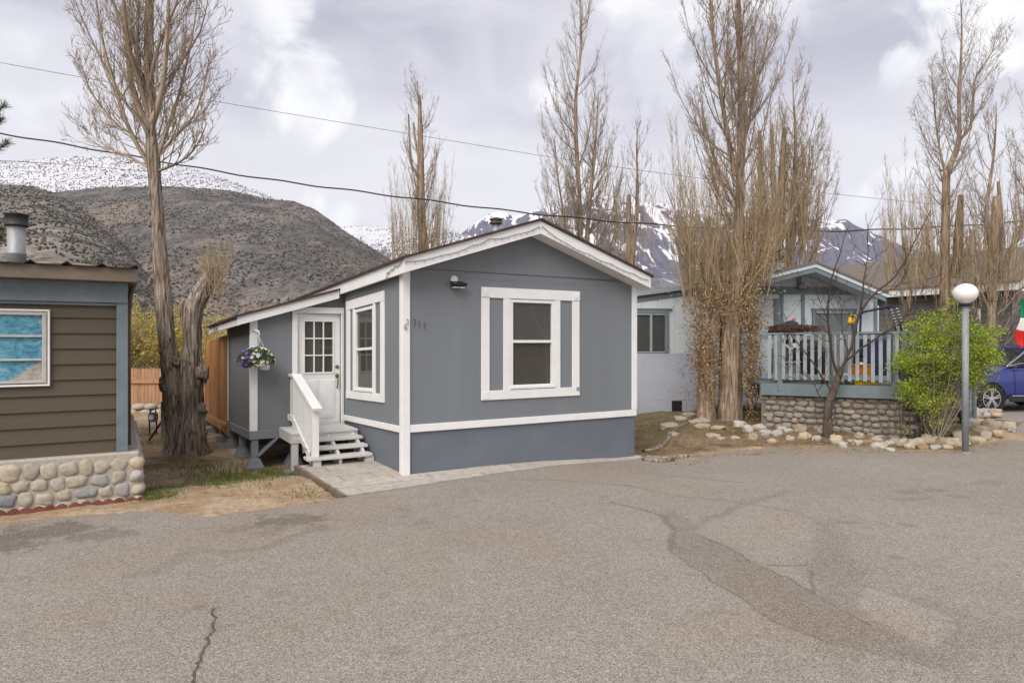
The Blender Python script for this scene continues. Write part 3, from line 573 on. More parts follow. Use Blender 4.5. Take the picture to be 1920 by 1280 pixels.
# ------------------------------------------------------------------ the grey home
def shear(v):
    v = v.copy(); v[:,2] -= .036*np.clip(v[:,1], 0, None); return v
H = empty('mobile_home', (O[0], O[1], 0), TH, 'grey mobile home with white trim and a porch addition, in the middle', 'mobile home')
A0, A1, BK = -.09, 4.2, 6.4
def roofz(a): return 3.70 - .335*abs(a-2.03)       # underside line of roof plane at the wall
def grey_home():
    win = (1.66, 2.49, 1.17, 2.56)
    wm = wall_mb(A0, A1, .60, 2.95, [win], 0, .12, [(A0, roofz(A0)-.05), (2.03, 3.66), (A1, roofz(A1)-.05)]); wm.build('wall', m_gray, H)
    swin = (1.28, 2.24, 1.15, 2.52)
    sw = swap(wall_mb(.121, 5.8, .60, 2.95, [swin], A0, A0+.12)); sw.build('wall', m_gray, H, xf=shear)
    b = MB(); b.box(A1-.12, A1-.001, .121, BK, .60, 2.93); b.box(A0+.12, A1-.13, BK-.12, BK, .6, 2.9); b.box(A0, A0+.12, 5.81, BK, .6, 2.75); b.build('wall', m_gray, H)
    # room behind the windows
    r = MB(); r.box(.2, 4.05, 2.6, 2.66, .55, 2.9); r.box(.1, 4.0, .13, 2.6, .56, .6); r.build('interior_wall', paint('warm_room_wall', (.66,.56,.45), .3, 1.2, .9, .1), H); r = MB(); r.box(1.5,2.3,.9,1.5,.62,1.5,.08); r.box(2.35,2.5,1.2,1.3,.62,1.9,.02); r.build('furniture', paint('dim_sofa_cloth', (.22,.20,.19), .3, 3, .9, .1), H)
    # seam line on the wall
    MB().box(A0+.1, A1-.1, -.001, .001, 2.833, 2.837).build('wall_seam', m_skirt, H)
    # skirt
    s = MB(); s.box(A0+.004, A1-.004, .012, .08, -.4, .60); s.build('skirt', m_skirt, H)
    s = MB(); s.box(A0+.012, A0+.08, .081, 2.9, -.5, .60); s.build('skirt', m_skirt, H, xf=shear)
    s = MB(); s.box(A1-.08, A1-.004, .081, BK, -.4, .6); s.build('skirt', m_skirt, H)
    # band
    MB().box(A0+.09, A1+.015, -.022, .0, .605, .712, .004).build('trim_band', m_white, H)
    MB().box(A0-.022, A0, .10, 2.86, .60, .695, .004).build('trim_band', m_white, H, xf=shear)
    # corner boards
    c = MB(); c.box(A0-.03, A0+.088, -.028, 0, -.02, 2.93, .004); c.box(A0-.03, A0, .0, .095, -.02, 2.93, .004); c.build('corner_board', m_white, H)
    MB().box(A1-.085, A1+.028, -.024, .0, .715, 2.86, .004).build('corner_board', m_white, H)
    # gable fascia + eave fascia + roof
    fy = -.32
    def rake(xa, za, xb, zb, h):
        m = MB(); m.prism([(xa, za-h), (xb, zb-h), (xb, zb), (xa, za)], fy, fy+.04); m.build('fascia', m_white, H)
    rake(-.21, 3.035, 2.02, 3.755, .195); rake(2.021, 3.755, 4.27, 3.01, .195)
    e = MB(); e.box(-.21, -.17, fy+.041, 5.9, 2.84, 3.03); e.build('fascia', m_white, H, xf=shear)
    MB().box(4.23, 4.27, fy+.041, BK+.3, 2.82, 3.0).build('fascia', m_white, H, xf=shear)
    so = MB(); so.prism([(-.168, 2.86), (-.168, 2.85), (2.02, 3.57), (4.22, 2.83), (4.22, 2.84), (2.02, 3.58)], fy+.041, -.002); so.build('soffit', m_soff, H)
    rf = MB(); t = .035; rf.prism([(-.25, 3.022), (2.02, 3.762), (4.31, 2.998), (4.31, 2.998+t), (2.02, 3.762+t), (-.25, 3.022+t)], fy-.035, BK+.35); rf.build('roof', m_roofb, H, xf=shear)
    # windows: surround boards, frame, panes
    def surround(par_side, L0, il0, il1, g0, g1, ir0, r0, r1, zt0, zt1, zb0, zb1):
        mk = (lambda mb: mb) if not par_side else swap; xf = shear if par_side else None; y0, y1 = (-.02, 0) if not par_side else (A0-.02, A0)
        def bx(a, b, z0, z1, d=0):
            m = MB(); m.box(a, b, y0-d, y1, z0, z1, .003); return mk(m)
        w = empty('window', (0,0,0)); w.parent = H
        k = bx(L0, r1, zt0, zt1, .006); k.build('head_board', m_white, w, xf=xf)
        bx(L0, r1, zb0, zb1, .006).build('sill_board', m_white, w, xf=xf)
        for a, b in ((L0, il0), (il1, g0), (g1, ir0), (r0, r1)): bx(a, b, zb1, zt0).build('side_board', m_white, w, xf=xf)
        return w, mk, xf
    w, mk, xf = surround(False, 1.15, 1.29, 1.535, 1.66, 2.49, 2.60, 2.84, 2.985, 2.565, 2.725, 1.01, 1.15)
    for x in (1.15, 2.985):   # the split end blocks of the head board
        MB().box(min(x, x+.14) if x < 2 else x-.14, x+.14 if x < 2 else x, -.034, -.026, 2.575, 2.715, .003).build('corner_block', m_white, w)
        MB().lathe([(.045,0),(.045,.006),(.02,.010)], (0,0,0), 20).build('rosette', m_white, w, xf=lambda v, x=x: np.stack([v[:,0] + (x+.07 if x < 2 else x-.07), -.034-v[:,2], v[:,1]+2.645], 1))
    MB().box(1.16, 1.275, -.032, -.026, 1.025, 1.135, .003).build('corner_block', m_white, w); MB().box(2.915, 2.975, -.034, -.026, 1.09, 1.15, .003).build('corner_block', m_metal, w)
    def sash(w, mk, xf, a, b, z0, z1, zm, d0):
        f = MB(); t = .05
        f.box(a, a+t, d0, d0+.07, z0, z1, .004); f.box(b-t, b, d0, d0+.07, z0, z1, .004); f.box(a+t, b-t, d0, d0+.07, z1-t, z1, .004); f.box(a+t, b-t, d0, d0+.07, z0, z0+t, .004); f.box(a+t, b-t, d0+.005, d0+.065, zm-.022, zm+.022, .004)
        f.box(a-.012, b+.012, d0-.022, d0, z0-.012, z0+.028, .004); mk(f).build('window_frame', m_white, w, xf=xf)
        g = MB(); g.box(a+t, b-t, d0+.036, d0+.042, zm+.022, z1-t); mk(g).build('pane', m_glass, w, xf=xf)
        g = MB(); g.box(a+t, b-t, d0+.046, d0+.052, z0+t, zm-.022); mk(g).build('pane', m_glass, w, xf=xf)
    sash(w, mk, xf, 1.662, 2.488, 1.172, 2.558, 1.90, -.012)
    MB().tube([(2.08,.10,2.50),(2.14,.10,2.38),(2.22,.10,2.22),(2.32,.10,2.05),(2.40,.10,1.95),(2.42,.10,1.2)], .011, 8).build('curtain_edge', m_curt, w)
    def curtain(w, pts, z0, z1, m, amp=.02, n_=40, swp=False):
        vs = []; (x0, y0), (x1, y1) = pts
        for i in range(n_+1):
            t = i/n_; o_ = math.sin(t*34)*amp
            for z in (z0, z1): vs.append((x0+(x1-x0)*t, y0+(y1-y0)*t+o_, z))
        mb = MB(); mb.add(vs, [(2*i, 2*i+2, 2*i+3, 2*i+1) for i in range(n_)]); (swap(mb) if swp else mb).build('curtain', m, w, smooth=True)
    curtain(w, ((2.40,.19),(2.56,.19)), 1.1, 2.6, m_curt_d); curtain(w, ((1.60,.35),(1.98,.30)), 1.1, 1.9, m_curt_d, .015)
    w2, mk2, xf2 = surround(True, .765, .935, 1.175, 1.28, 2.24, 2.33, 2.50, 2.70, 2.545, 2.70, 1.0, 1.13)
    sash(w2, mk2, xf2, 1.282, 2.238, 1.152, 2.518, 1.84, A0-.012)
    curtain(w2, ((1.62,.12),(1.86,.12)), 1.0, 2.5, m_curt, .02, 30, True); MB().box(.09, .10, 1.3, 1.9, 2.15, 2.30).build('blind', m_curt, w2); MB().box(.09, .10, 1.3, 2.2, 1.1, 1.78).build('screen', m_curt_d, w2)
    # roof vent
    a, z = FW(930, 432, 2.9); v = MB(); k = .125
    v.lathe([(.075,-.5),(.075,.13)], (a, 2.9, z), 20); vp = v.build('chimney', m_metal, H, True)
    v = MB(); v.lathe([(.10,.125),(.125,.13),(.125,.165),(.11,.17),(.11,.20),(.13,.205),(.13,.235),(.06,.26)], (a, 2.9, z), 20); v.build('chimney_cap', m_rust, vp, True)
    # flood light
    fl = empty('floodlight', (.72, -.0, 2.75)); fl.parent = H; fl.scale = (.78,.78,.78)
    MB().lathe([(.075,0),(.075,.03),(.04,.045)], (-.03,.06,0), 18).build('base_plate', m_white, fl, xf=lambda v: np.stack([v[:,0], -v[:,2], v[:,1]+.02], 1))
    hd = MB(); hd.add([(-.12,-.05,-.075),(.12,-.05,-.075),(.13,-.20,-.05),(-.13,-.20,-.05),(-.12,-.04,.05),(.12,-.04,.05),(.15,-.24,-.01),(-.15,-.24,-.01)], [(0,3,2,1),(4,5,6,7),(0,1,5,4),(1,2,6,5),(2,3,7,6),(3,0,4,7)]); hd.build('lamp_head', m_black, fl)
    for s_ in (-1, 1):
        q = MB(); q.box(s_*.065-.05, s_*.065+.05, -.185, -.075, -.085, -.068, .004); q.build('lens', m_white, fl)
    # faded numerals
    for k_, (x, z) in enumerate(((.075,2.165),(.145,2.145),(.225,2.125))):
        q = MB()
        if k_ == 0: q.bar((x-.02,-.008,z+.05), (x+.018,-.008,z+.05), .006, .010, (0,0,1)); q.bar((x+.014,-.008,z+.046), (x-.004,-.008,z-.05), .006, .010, (1,0,0))
        else: q.bar((x,-.008,z+.05), (x,-.008,z-.05), .006, .010, (1,0,0)); q.bar((x,-.008,z+.05), (x-.014,-.008,z+.036), .006, .008, (0,0,1))
        q.build('house_number', m_num, H)
    MB().tube([(A0+.03,-.045,2.22),(A0+.05,-.05,2.2),(A0+.04,-.05,2.16),(A0+.01,-.05,2.14),(A0-.005,-.045,2.10),(A0+.015,-.05,2.07),(A0+.03,-.045,2.1)], .009, 8).build('wall_hook', m_metal, H)
    # ---- porch addition
    S = 2.90; C0 = -1.66; e = .012
    slope = .297; zt = lambda a: 2.80 + slope*(a-A0)
    door = (-.905, -.15, .40, 2.39)
    pf = MB(); y0, y1 = S, S+.1
    for poly in ([(C0,.40),(door[0],.40),(door[0],zt(door[0])),(C0,zt(C0))], [(door[1],.40),(A0-.002,.40),(A0-.002,zt(A0)),(door[1],zt(door[1]))], [(door[0],door[3]),(door[1],door[3]),(door[1],zt(door[1])),(door[0],zt(door[0]))]): pf.prism(poly, y0, y1)
    pf.build('wall', m_gray, H)
    ps = MB(); ps.prism([(S+.101,.38),(5.6,.27),(5.6,zt(C0)-.08),(S+.101,zt(C0))], C0, C0+.1, 'yz'); ps.build('wall', m_gray, H)
    q = MB(); q.prism([(C0+.1,.3),(A0,.3),(A0,zt(A0)-.25),(C0+.1,zt(C0)-.25)], 5.5, 5.6); q.build('wall', m_gray, H)
    MB().box(C0+.05, A0, S+.02, 5.5, .30, .36).build('porch_floor', m_grayp, H)
    q = MB(); q.box(C0-.022, C0+.10, S-.024, S, .40, zt(C0)-.05, .004); q.box(C0-.022, C0, S, S+.06, .40, zt(C0)-.05, .004); q.build('corner_board', m_white, H)
    MB().box(C0-.02, C0, 5.55, 5.63, .3, 2.2, .003).build('corner_board', m_white, H)
    q = MB(); q.box(C0-.03, -1.02, S-.03, S+.02, .26, .40, .004); q.build('floor_beam', m_grayp, H)
    q = MB(); q.prism([(S+.021,.26),(5.62,.15),(5.62,.28),(S+.021,.40)], C0-.03, C0+.02, 'yz'); q.build('floor_beam', m_grayp, H)
    # porch roof and fascias
    fy2 = S-.16; xe = -1.90
    q = MB(); q.prism([(xe,zt(xe)-.10),(A0-.13,zt(A0-.13)-.10),(A0-.13,zt(A0-.13)+.035),(xe,zt(xe)+.035)], fy2, fy2+.035); q.build('fascia', m_white, H)
    q = MB(); q.prism([(fy2+.036,zt(xe)-.10),(6.75,zt(xe)-.20),(6.75,zt(xe)-.07),(fy2+.036,zt(xe)+.033)], xe, xe+.035, 'yz'); q.build('fascia', m_white, H)
    vs = []
    for b, dz in ((fy2-.03,0),(6.8,-.10)):
        for a in (xe-.04, A0-.02):
            for t_ in (.036, .075): vs.append((a, b, zt(a)+t_+dz))
    q = MB(); q.add(vs, [(0,2,3,1),(4,5,7,6),(0,1,5,4),(2,6,7,3),(1,3,7,5),(0,4,6,2)]); q.build('roof', m_roofb, H)
    # door
    q = MB(); q.box(-.995, door[0], S-.03, S, .40, 2.39, .004); q.box(door[1], -.10, S-.03, S, .40, 2.39, .004); q.box(-1.0, -.095, S-.035, S, 2.391, 2.50, .004); q.build('door_frame', m_white, H)
    D = empty('door', (0,0,0)); D.parent = H
    dp = wall_mb(door[0]+.006, door[1]-.006, .43, 2.385, [(-.775,-.285,1.36,2.25)], S+.03, S+.07); dm = dp.build('door_panel', m_white, D)
    for (a, b, c, d) in ((-.80,-.545,.55,1.22), (-.50,-.245,.55,1.22)):
        q = MB(); q.box(a, b, S+.018, S+.03, c, d, .012); q.box(a+.045, b-.045, S+.012, S+.018, c+.045, d-.045, .005); q.build('raised_panel', m_white, D)
    q = MB()
    for i in (1,2): q.box(-.775+.49*i/3-.011, -.775+.49*i/3+.011, S+.026, S+.06, 1.36, 2.25)
    for j in (1,2): q.box(-.775, -.285, S+.024, S+.062, 1.36+.89*j/3-.011, 1.36+.89*j/3+.011)
    for a_, b_, c_, d_ in ((-.80,-.26,2.25,2.275),(-.80,-.26,1.335,1.36),(-.80,-.775,1.36,2.25),(-.285,-.26,1.36,2.25)): q.box(a_, b_, S+.016, S+.03, c_, d_)
    q.build('muntins', m_white, D); MB().box(-.775, -.285, S+.045, S+.05, 1.36, 2.25).build('pane', m_glass, D)
    curtain(D, ((-.80,S+.16),(-.44,S+.16)), 1.2, 2.3, m_curt, .022, 40)
    q = MB(); q.lathe([(.032,0),(.032,.018),(.018,.028)], (0,0,0), 16); q.build('deadbolt', m_brass, D, True, xf=lambda v: np.stack([v[:,0]-.21, S+.03-v[:,2], v[:,1]+1.45], 1))
    q = MB(); q.lathe([(.033,0),(.033,.015),(.02,.025)], (0,0,0), 16); q.v = [np.stack([v[:,0]-.21, S+.03-v[:,2], v[:,1]*1.3+1.29], 1) for v in q.v]
    q.tube([(-.21,S+.005,1.27),(-.21,S-.03,1.24),(-.21,S-.035,1.17),(-.21,S-.02,1.11),(-.21,S+.02,1.08)], [.011,.012,.013,.011,.014], 8); q.build('handle', m_brass, D, True)
    MB().box(door[0]-.02, door[1]+.02, S-.05, S+.09, .395, .43, .004).build('threshold', m_dkmetal, H)
    # piers under the porch (painted posts on pyramid blocks, one brace)
    for (a, b) in ((C0+.06, S+.05), (C0+.06, 4.2), (C0+.06, 5.5), (-.95, S+.1), (-.7, 4.3)):
        wx, wy = loc2w(O, a, b); gz = float(base_z(np.array(wx), np.array(wy))) - .03; p = MB(); topz = .26 - (b-S)*.04
        for hh, w_ in ((gz+.10,.15),): p.box(a-w_, a+w_, b-w_, b+w_, gz-.1, gz+.07, .01)
        p.add([(a-.13,b-.13,gz+.07),(a+.13,b-.13,gz+.07),(a+.13,b+.13,gz+.07),(a-.13,b+.13,gz+.07),(a-.075,b-.075,gz+.21),(a+.075,b-.075,gz+.21),(a+.075,b+.075,gz+.21),(a-.075,b+.075,gz+.21)], [(4,5,6,7),(0,1,5,4),(1,2,6,5),(2,3,7,6),(3,0,4,7)])
        p.box(a-.055, a+.055, b-.055, b+.055, gz+.2, topz, .004); p.build('pier', m_grayp, H)
    q = MB(); q.bar((C0+.1, S-.005, -.02), (C0+.42, S-.005, .27), .04, .10, (0,1,0)); q.build('brace', m_grayp, H)
grey_home()

# light strings on the fascia
def lights(pts, lab):
    t = empty('string_lights', (O[0], O[1], 0), TH, lab, 'string lights'); rnd = random.Random(len(pts)+int(pts[0][0]*100)); path = []
    for i in range(len(pts)-1):
        p, q = Vector(pts[i]), Vector(pts[i+1])
        for k in range(8): s = k/8; c = p.lerp(q, s); c.z -= .022*math.sin(math.pi*s); path.append(c)
    path.append(Vector(pts[-1])); MB().tube(path, .0045, 5).build('cord', m_cable, t)
    for c in path[::2]: b = MB(); b.tube([c, c + Vector((rnd.uniform(-.01,.01), -.004, -.035))], [.006,.004], 5); b.build('bulb', m_metal, t)
lights([(-.19,-.335,2.99),(.35,-.335,3.11),(.85,-.335,3.29),(1.1,-.335,3.40),(1.55,-.335,3.50),(1.99,-.335,3.66)], 'dark cord of small bulbs along the left half of the grey gable')
lights([(2.04,-.335,3.67),(2.5,-.335,3.44),(2.95,-.335,3.30),(3.4,-.335,3.17),(3.9,-.335,3.03),(4.2,-.335,2.95)], 'dark cord of small bulbs along the right half of the grey gable')
lights([(-.225,.35,2.83),(-.225,.3,2.9),(-.225,.15,2.93),(-.225,.0,2.96),(-.225,-.25,2.99)], 'short cord of bulbs dangling at the left eave of the grey home')

# front steps
def steps():
    T = empty('porch_steps', (O[0], O[1], 0), TH, 'worn white wooden steps with a sloping handrail below the white door', 'steps')
    X0, X1 = -1.10, -.125; lev = [(1.22,1.47,.145,-1.14), (1.46,1.72,.255,-1.08), (1.71,1.98,.355,-1.06)]
    for b0, b1, z, xl in lev: MB().box(xl, X1, b0, b1, z-.045, z, .006).build('tread', m_wworn, T)
    d = MB()
    for i in range(5): d.box(-1.22, X1+.0, 1.97+i*.18, 1.97+i*.18+.172, .405, .445, .005)
    d.build('landing', m_wworn, T)
    MB().box(-1.2, X1, 1.985, 2.02, .27, .404, .004).build('riser_board', m_wworn, T); MB().box(-1.215, -1.18, 2.021, 2.87, .27, .404, .004).build('riser_board', m_wworn, T)
    for a in (-.99, -.62, -.22):
        s = MB(); s.prism([(1.27,-.02),(1.40,-.02),(1.40,.10),(1.52,.10),(1.52,.0),(1.62,.0),(1.62,.21),(1.76,.21),(1.78,.08),(1.84,.08),(1.86,.31),(2.0,.31),(2.05,.1),(2.1,.1),(2.1,.395),(1.985,.395),(1.72,.305),(1.70,.308),(1.47,.208),(1.46,.205),(1.27,.098)], a-.02, a+.02, 'yz'); s.build('stringer', m_wworn, T)
    for a, b in ((-.98,1.30),(-.15,1.30)): MB().box(a-.06, a+.06, b-.05, b+.05, -.02, .10, .008).build('support_block', m_wworn, T)
    f = MB(); f.box(-1.19, -1.09, 2.0, 2.1, -.16, .268, .004); f.build('leg', m_wworn, T); MB().box(-1.3, -1.0, 1.95, 2.15, -.2, -.161, .006).build('pad', m_grayp, T)
    a = -1.0
    MB().box(a-.05, a+.05, 1.27, 1.37, .146, .90, .005).build('newel_post', m_white, T); MB().box(a-.05, a+.05, 2.56, 2.65, .446, 1.28, .005).build('newel_post', m_white, T)
    r = MB(); r.bar((a,1.18,.875), (a,2.58,1.335), .15, .045); r.build('handrail', m_white, T); r = MB(); r.box(a-.075, a+.075, 2.575, 2.868, 1.30, 1.345, .004); r.build('handrail', m_white, T)
    r = MB(); r.bar((a+.03,1.372,.82), (a+.03,2.56,1.22), .03, .09); r.build('top_rail', m_white, T)
    r = MB(); r.bar((a-.065,1.42,.17), (a-.065,2.5,.60), .03, .10); r.build('bottom_rail', m_white, T); MB().box(a-.08, a-.05, 2.5, 2.868, .56, .66, .003).build('bottom_rail', m_white, T)
    for i in range(9):
        b = 1.47+i*.128; z0 = .17+(b-1.42)*.398-.04; z1 = .82+(b-1.372)*.337+.03; MB().box(a-.046, a-.012, b-.02, b+.02, z0, z1).build('baluster', m_white, T)
    for b in (2.70, 2.80): MB().box(a-.046, a-.012, b-.02, b+.02, .56, 1.30).build('baluster', m_white, T)
steps()

# ------------------------------------------------------------------ twigs, leaves, trees
def twigs_mb(polys, k=3):
    """polys: list of (points list, radii list) -> MB of tubes, vectorised per point count"""
    mb = MB(); groups = {}
    for p, r in polys: groups.setdefault(len(p), []).append((p, r))
    for n_, lst in groups.items():
        Pn = np.array([[tuple(q) for q in p] for p, _ in lst]); Rn = np.array([r for _, r in lst]); M_ = len(lst)
        T = np.empty_like(Pn); T[:,1:-1] = Pn[:,2:]-Pn[:,:-2]; T[:,0] = Pn[:,1]-Pn[:,0]; T[:,-1] = Pn[:,-1]-Pn[:,-2]
        T /= np.linalg.norm(T, axis=2, keepdims=True)+1e-9; ref = np.array((.83,.55,.06)); X = np.cross(T, ref); X /= np.linalg.norm(X, axis=2, keepdims=True)+1e-9; Yv = np.cross(T, X)
        an = np.arange(k)*2*math.pi/k
        W = Pn[:,:,None,:] + Rn[:,:,None,None]*(X[:,:,None,:]*np.cos(an)[None,None,:,None] + Yv[:,:,None,:]*np.sin(an)[None,None,:,None])
        base = (np.arange(M_)*n_*k)[:,None,None] + (np.arange(n_-1)*k)[None,:,None]; j = np.arange(k)[None,None,:]; j2 = (np.arange(k)+1)[None,None,:] % k
        q = np.stack([base+j, base+j2, base+k+j2, base+k+j], -1).reshape(-1,4); mb.addq(W.reshape(-1,3), q)
    return mb
UP = Vector((0,0,1))
def rdir(rnd): return Vector((rnd.gauss(0,1), rnd.gauss(0,1), rnd.gauss(0,1))).normalized()
def side(rnd, d, ang):
    o = d.orthogonal().normalized(); o.rotate(Matrix.Rotation(rnd.uniform(0, 6.283), 3, d)); return (d*math.cos(ang) + o*math.sin(ang)).normalized()
def grow(rnd, p, d, L, r, lvl, cfg, out):
    n_ = cfg['seg'][lvl]; pts = [p.copy()]; rs = [r]; step = L/n_; d = d.copy(); dirs = [d.copy()]
    for i in range(n_):
        d = d + UP*cfg['up'][lvl] + rdir(rnd)*cfg['wig'][lvl]; d.normalize(); p = p + d*step; pts.append(p); dirs.append(d.copy()); rs.append(r*(1-(i+1)/n_*cfg['tap'][lvl]))
    out.append((pts, rs))
    if lvl+1 < len(cfg['seg']):
        m = max(1, int(cfg['n'][lvl]*L*rnd.uniform(.75,1.25)))
        for _ in range(m):
            t = rnd.uniform(cfg['t0'][lvl], .98); f = t*n_; i = min(int(f), n_-1); q = pts[i].lerp(pts[i+1], f-i)
            a = R(rnd.uniform(*cfg['ang'][lvl])); cl = L*cfg['len'][lvl]*rnd.uniform(.55,1.15)*(1.05-.62*t); cl = max(cl, cfg['min'][lvl])
            grow(rnd, q, side(rnd, dirs[i], a), cl, max(cfg['rmin'], rs[i]*cfg['rr'][lvl]*rnd.uniform(.7,1)), lvl+1, cfg, out)
CFG = dict(seg=[8,6,4,3], up=[.12,.13,.10,.06], wig=[.07,.10,.14,.16], tap=[.85,.85,.8,.6], n=[6.0,7.5,8.0], t0=[.10,.10,.1], ang=[(18,36),(18,40),(22,50)], len=[.46,.46,.48], min=[.28,.15,.08], rr=[.6,.6,.6], rmin=.0045)
POP = dict(seg=[10,6,4], up=[.17,.15,.10], wig=[.05,.09,.14], tap=[.85,.85,.7], n=[8.0,10.5], t0=[.06,.1], ang=[(18,38),(22,48)], len=[.25,.42], min=[.35,.12], rr=[.55,.6], rmin=.0048)
def catmull(pts, rad, step):
    P_ = [Vector(p) for p in pts]; out = []; ro = []
    for i in range(len(P_)-1):
        p0, p1, p2, p3 = P_[max(i-1,0)], P_[i], P_[i+1], P_[min(i+2, len(P_)-1)]; m = max(2, int((p2-p1).length/step))
        for k in range(m):
            t = k/m; out.append(.5*((2*p1) + (p2-p0)*t + (2*p0-5*p1+4*p2-p3)*t*t + (3*p1-p0-3*p2+p3)*t**3)); ro.append(rad[i]+(rad[i+1]-rad[i])*(t*t*(3-2*t)))
    out.append(P_[-1]); ro.append(rad[-1]); return out, ro
def trunk_mb(pts, rad, sides=28, step=.07, amp=.12, lump=.10, seed=0, mb=None, flare=0.0):
    mb = mb or MB(); pp, rr = catmull(pts, rad, step); n_ = len(pp); rings = []; x = None; an = np.arange(sides)*2*math.pi/sides
    for i, p in enumerate(pp):
        d = (pp[min(i+1,n_-1)]-pp[max(i-1,0)]).normalized()
        if x is None: x = d.orthogonal().normalized()
        x = (x-d*x.dot(d)).normalized(); y = d.cross(x); r = rr[i]; h = i*step
        c, s_ = np.cos(an), np.sin(an); k1 = 26*max(r, .06)**.5*.55
        fur = 1-abs(2*vn3(c*k1+seed*7+31, s_*k1+31, np.full(sides, h*1.1+seed))-1); lum = vn3(c*1.3+seed*3+40, s_*1.3+40, np.full(sides, h*1.7+seed*2.3))-.5 + .45*(vn3(c*2.6+seed*5+40, s_*2.6+40, np.full(sides, h*4.5+seed*1.3))-.5)
        fl = flare*math.exp(-h/.22)*(1+.8*np.sin(an*5+seed)) if flare else 0
        rad_ = r*(1 + amp*(fur-.55) + lump*2*lum + fl)
        rings.append(np.array(p)[None] + np.array(x)[None]*(rad_*c)[:,None] + np.array(y)[None]*(rad_*s_)[:,None])
    v = np.concatenate(rings); k = sides
    i = (np.arange(n_-1)*k)[:,None]; j = np.arange(k)[None]; j2 = (np.arange(k)+1)[None] % k; q = np.stack([i+j, i+j2, i+k+j2, i+k+j], -1).reshape(-1,4)
    mb.add(v, q.tolist() + [list(range((n_-1)*k, n_*k))]); return mb
def leaves_mb(c, size, seed, asp=.55, up=0.0, mb=None):
    rs = np.random.RandomState(seed); c = np.asarray(c); n_ = len(c); a = rs.normal(size=(n_,3)); a[:,2] += up; a /= np.linalg.norm(a, axis=1, keepdims=True)
    b = np.cross(a, rs.normal(size=(n_,3))); b /= np.linalg.norm(b, axis=1, keepdims=True)+1e-9; s = (np.asarray(size)*np.ones(n_))[:,None]
    v = np.stack([c-a*s, c+b*s*asp, c+a*s, c-b*s*asp], 1).reshape(-1,3); return (mb or MB()).addq(v, np.arange(n_*4).reshape(-1,4))
def cat_pts(polys, rnd, n_, lvl_min=3, jit=.03):
    segs = [p for p in polys if len(p[0]) <= lvl_min+1]; out = []
    for _ in range(n_):
        p = rnd.choice(segs)[0]; i = rnd.randrange(len(p)-1); q = p[i].lerp(p[i+1], rnd.random()); out.append((q.x+rnd.gauss(0,jit), q.y+rnd.gauss(0,jit), q.z+rnd.gauss(0,jit)))
    return out
def pathpts(spec, Y): return [P(x, y, Y + (s[2] if len(s) > 2 else 0)) for s in spec for x, y in ((s[0], s[1]),)]
def limbs(rnd, stem, srad, n_, t0, t1, spread, lenf, cfg, out, rk=.45, ang=(28,50), flat=1.0):
    """limbs leaving a stem path between fractions t0..t1"""
    m = len(stem)-1
    for i in range(n_):
        t = t0+(t1-t0)*((i+rnd.random())/n_); f = t*m; k = min(int(f), m-1); p = stem[k].lerp(stem[k+1], f-k); r = srad[k]+(srad[k+1]-srad[k])*(f-k)
        d = side(rnd, (stem[k+1]-stem[k]).normalized(), R(rnd.uniform(*ang))); L = lenf(t)*rnd.uniform(.7,1.15)
        grow(rnd, p, d, L, max(.006, min(r*rk, .006+.0065*L)), 0, cfg, out)

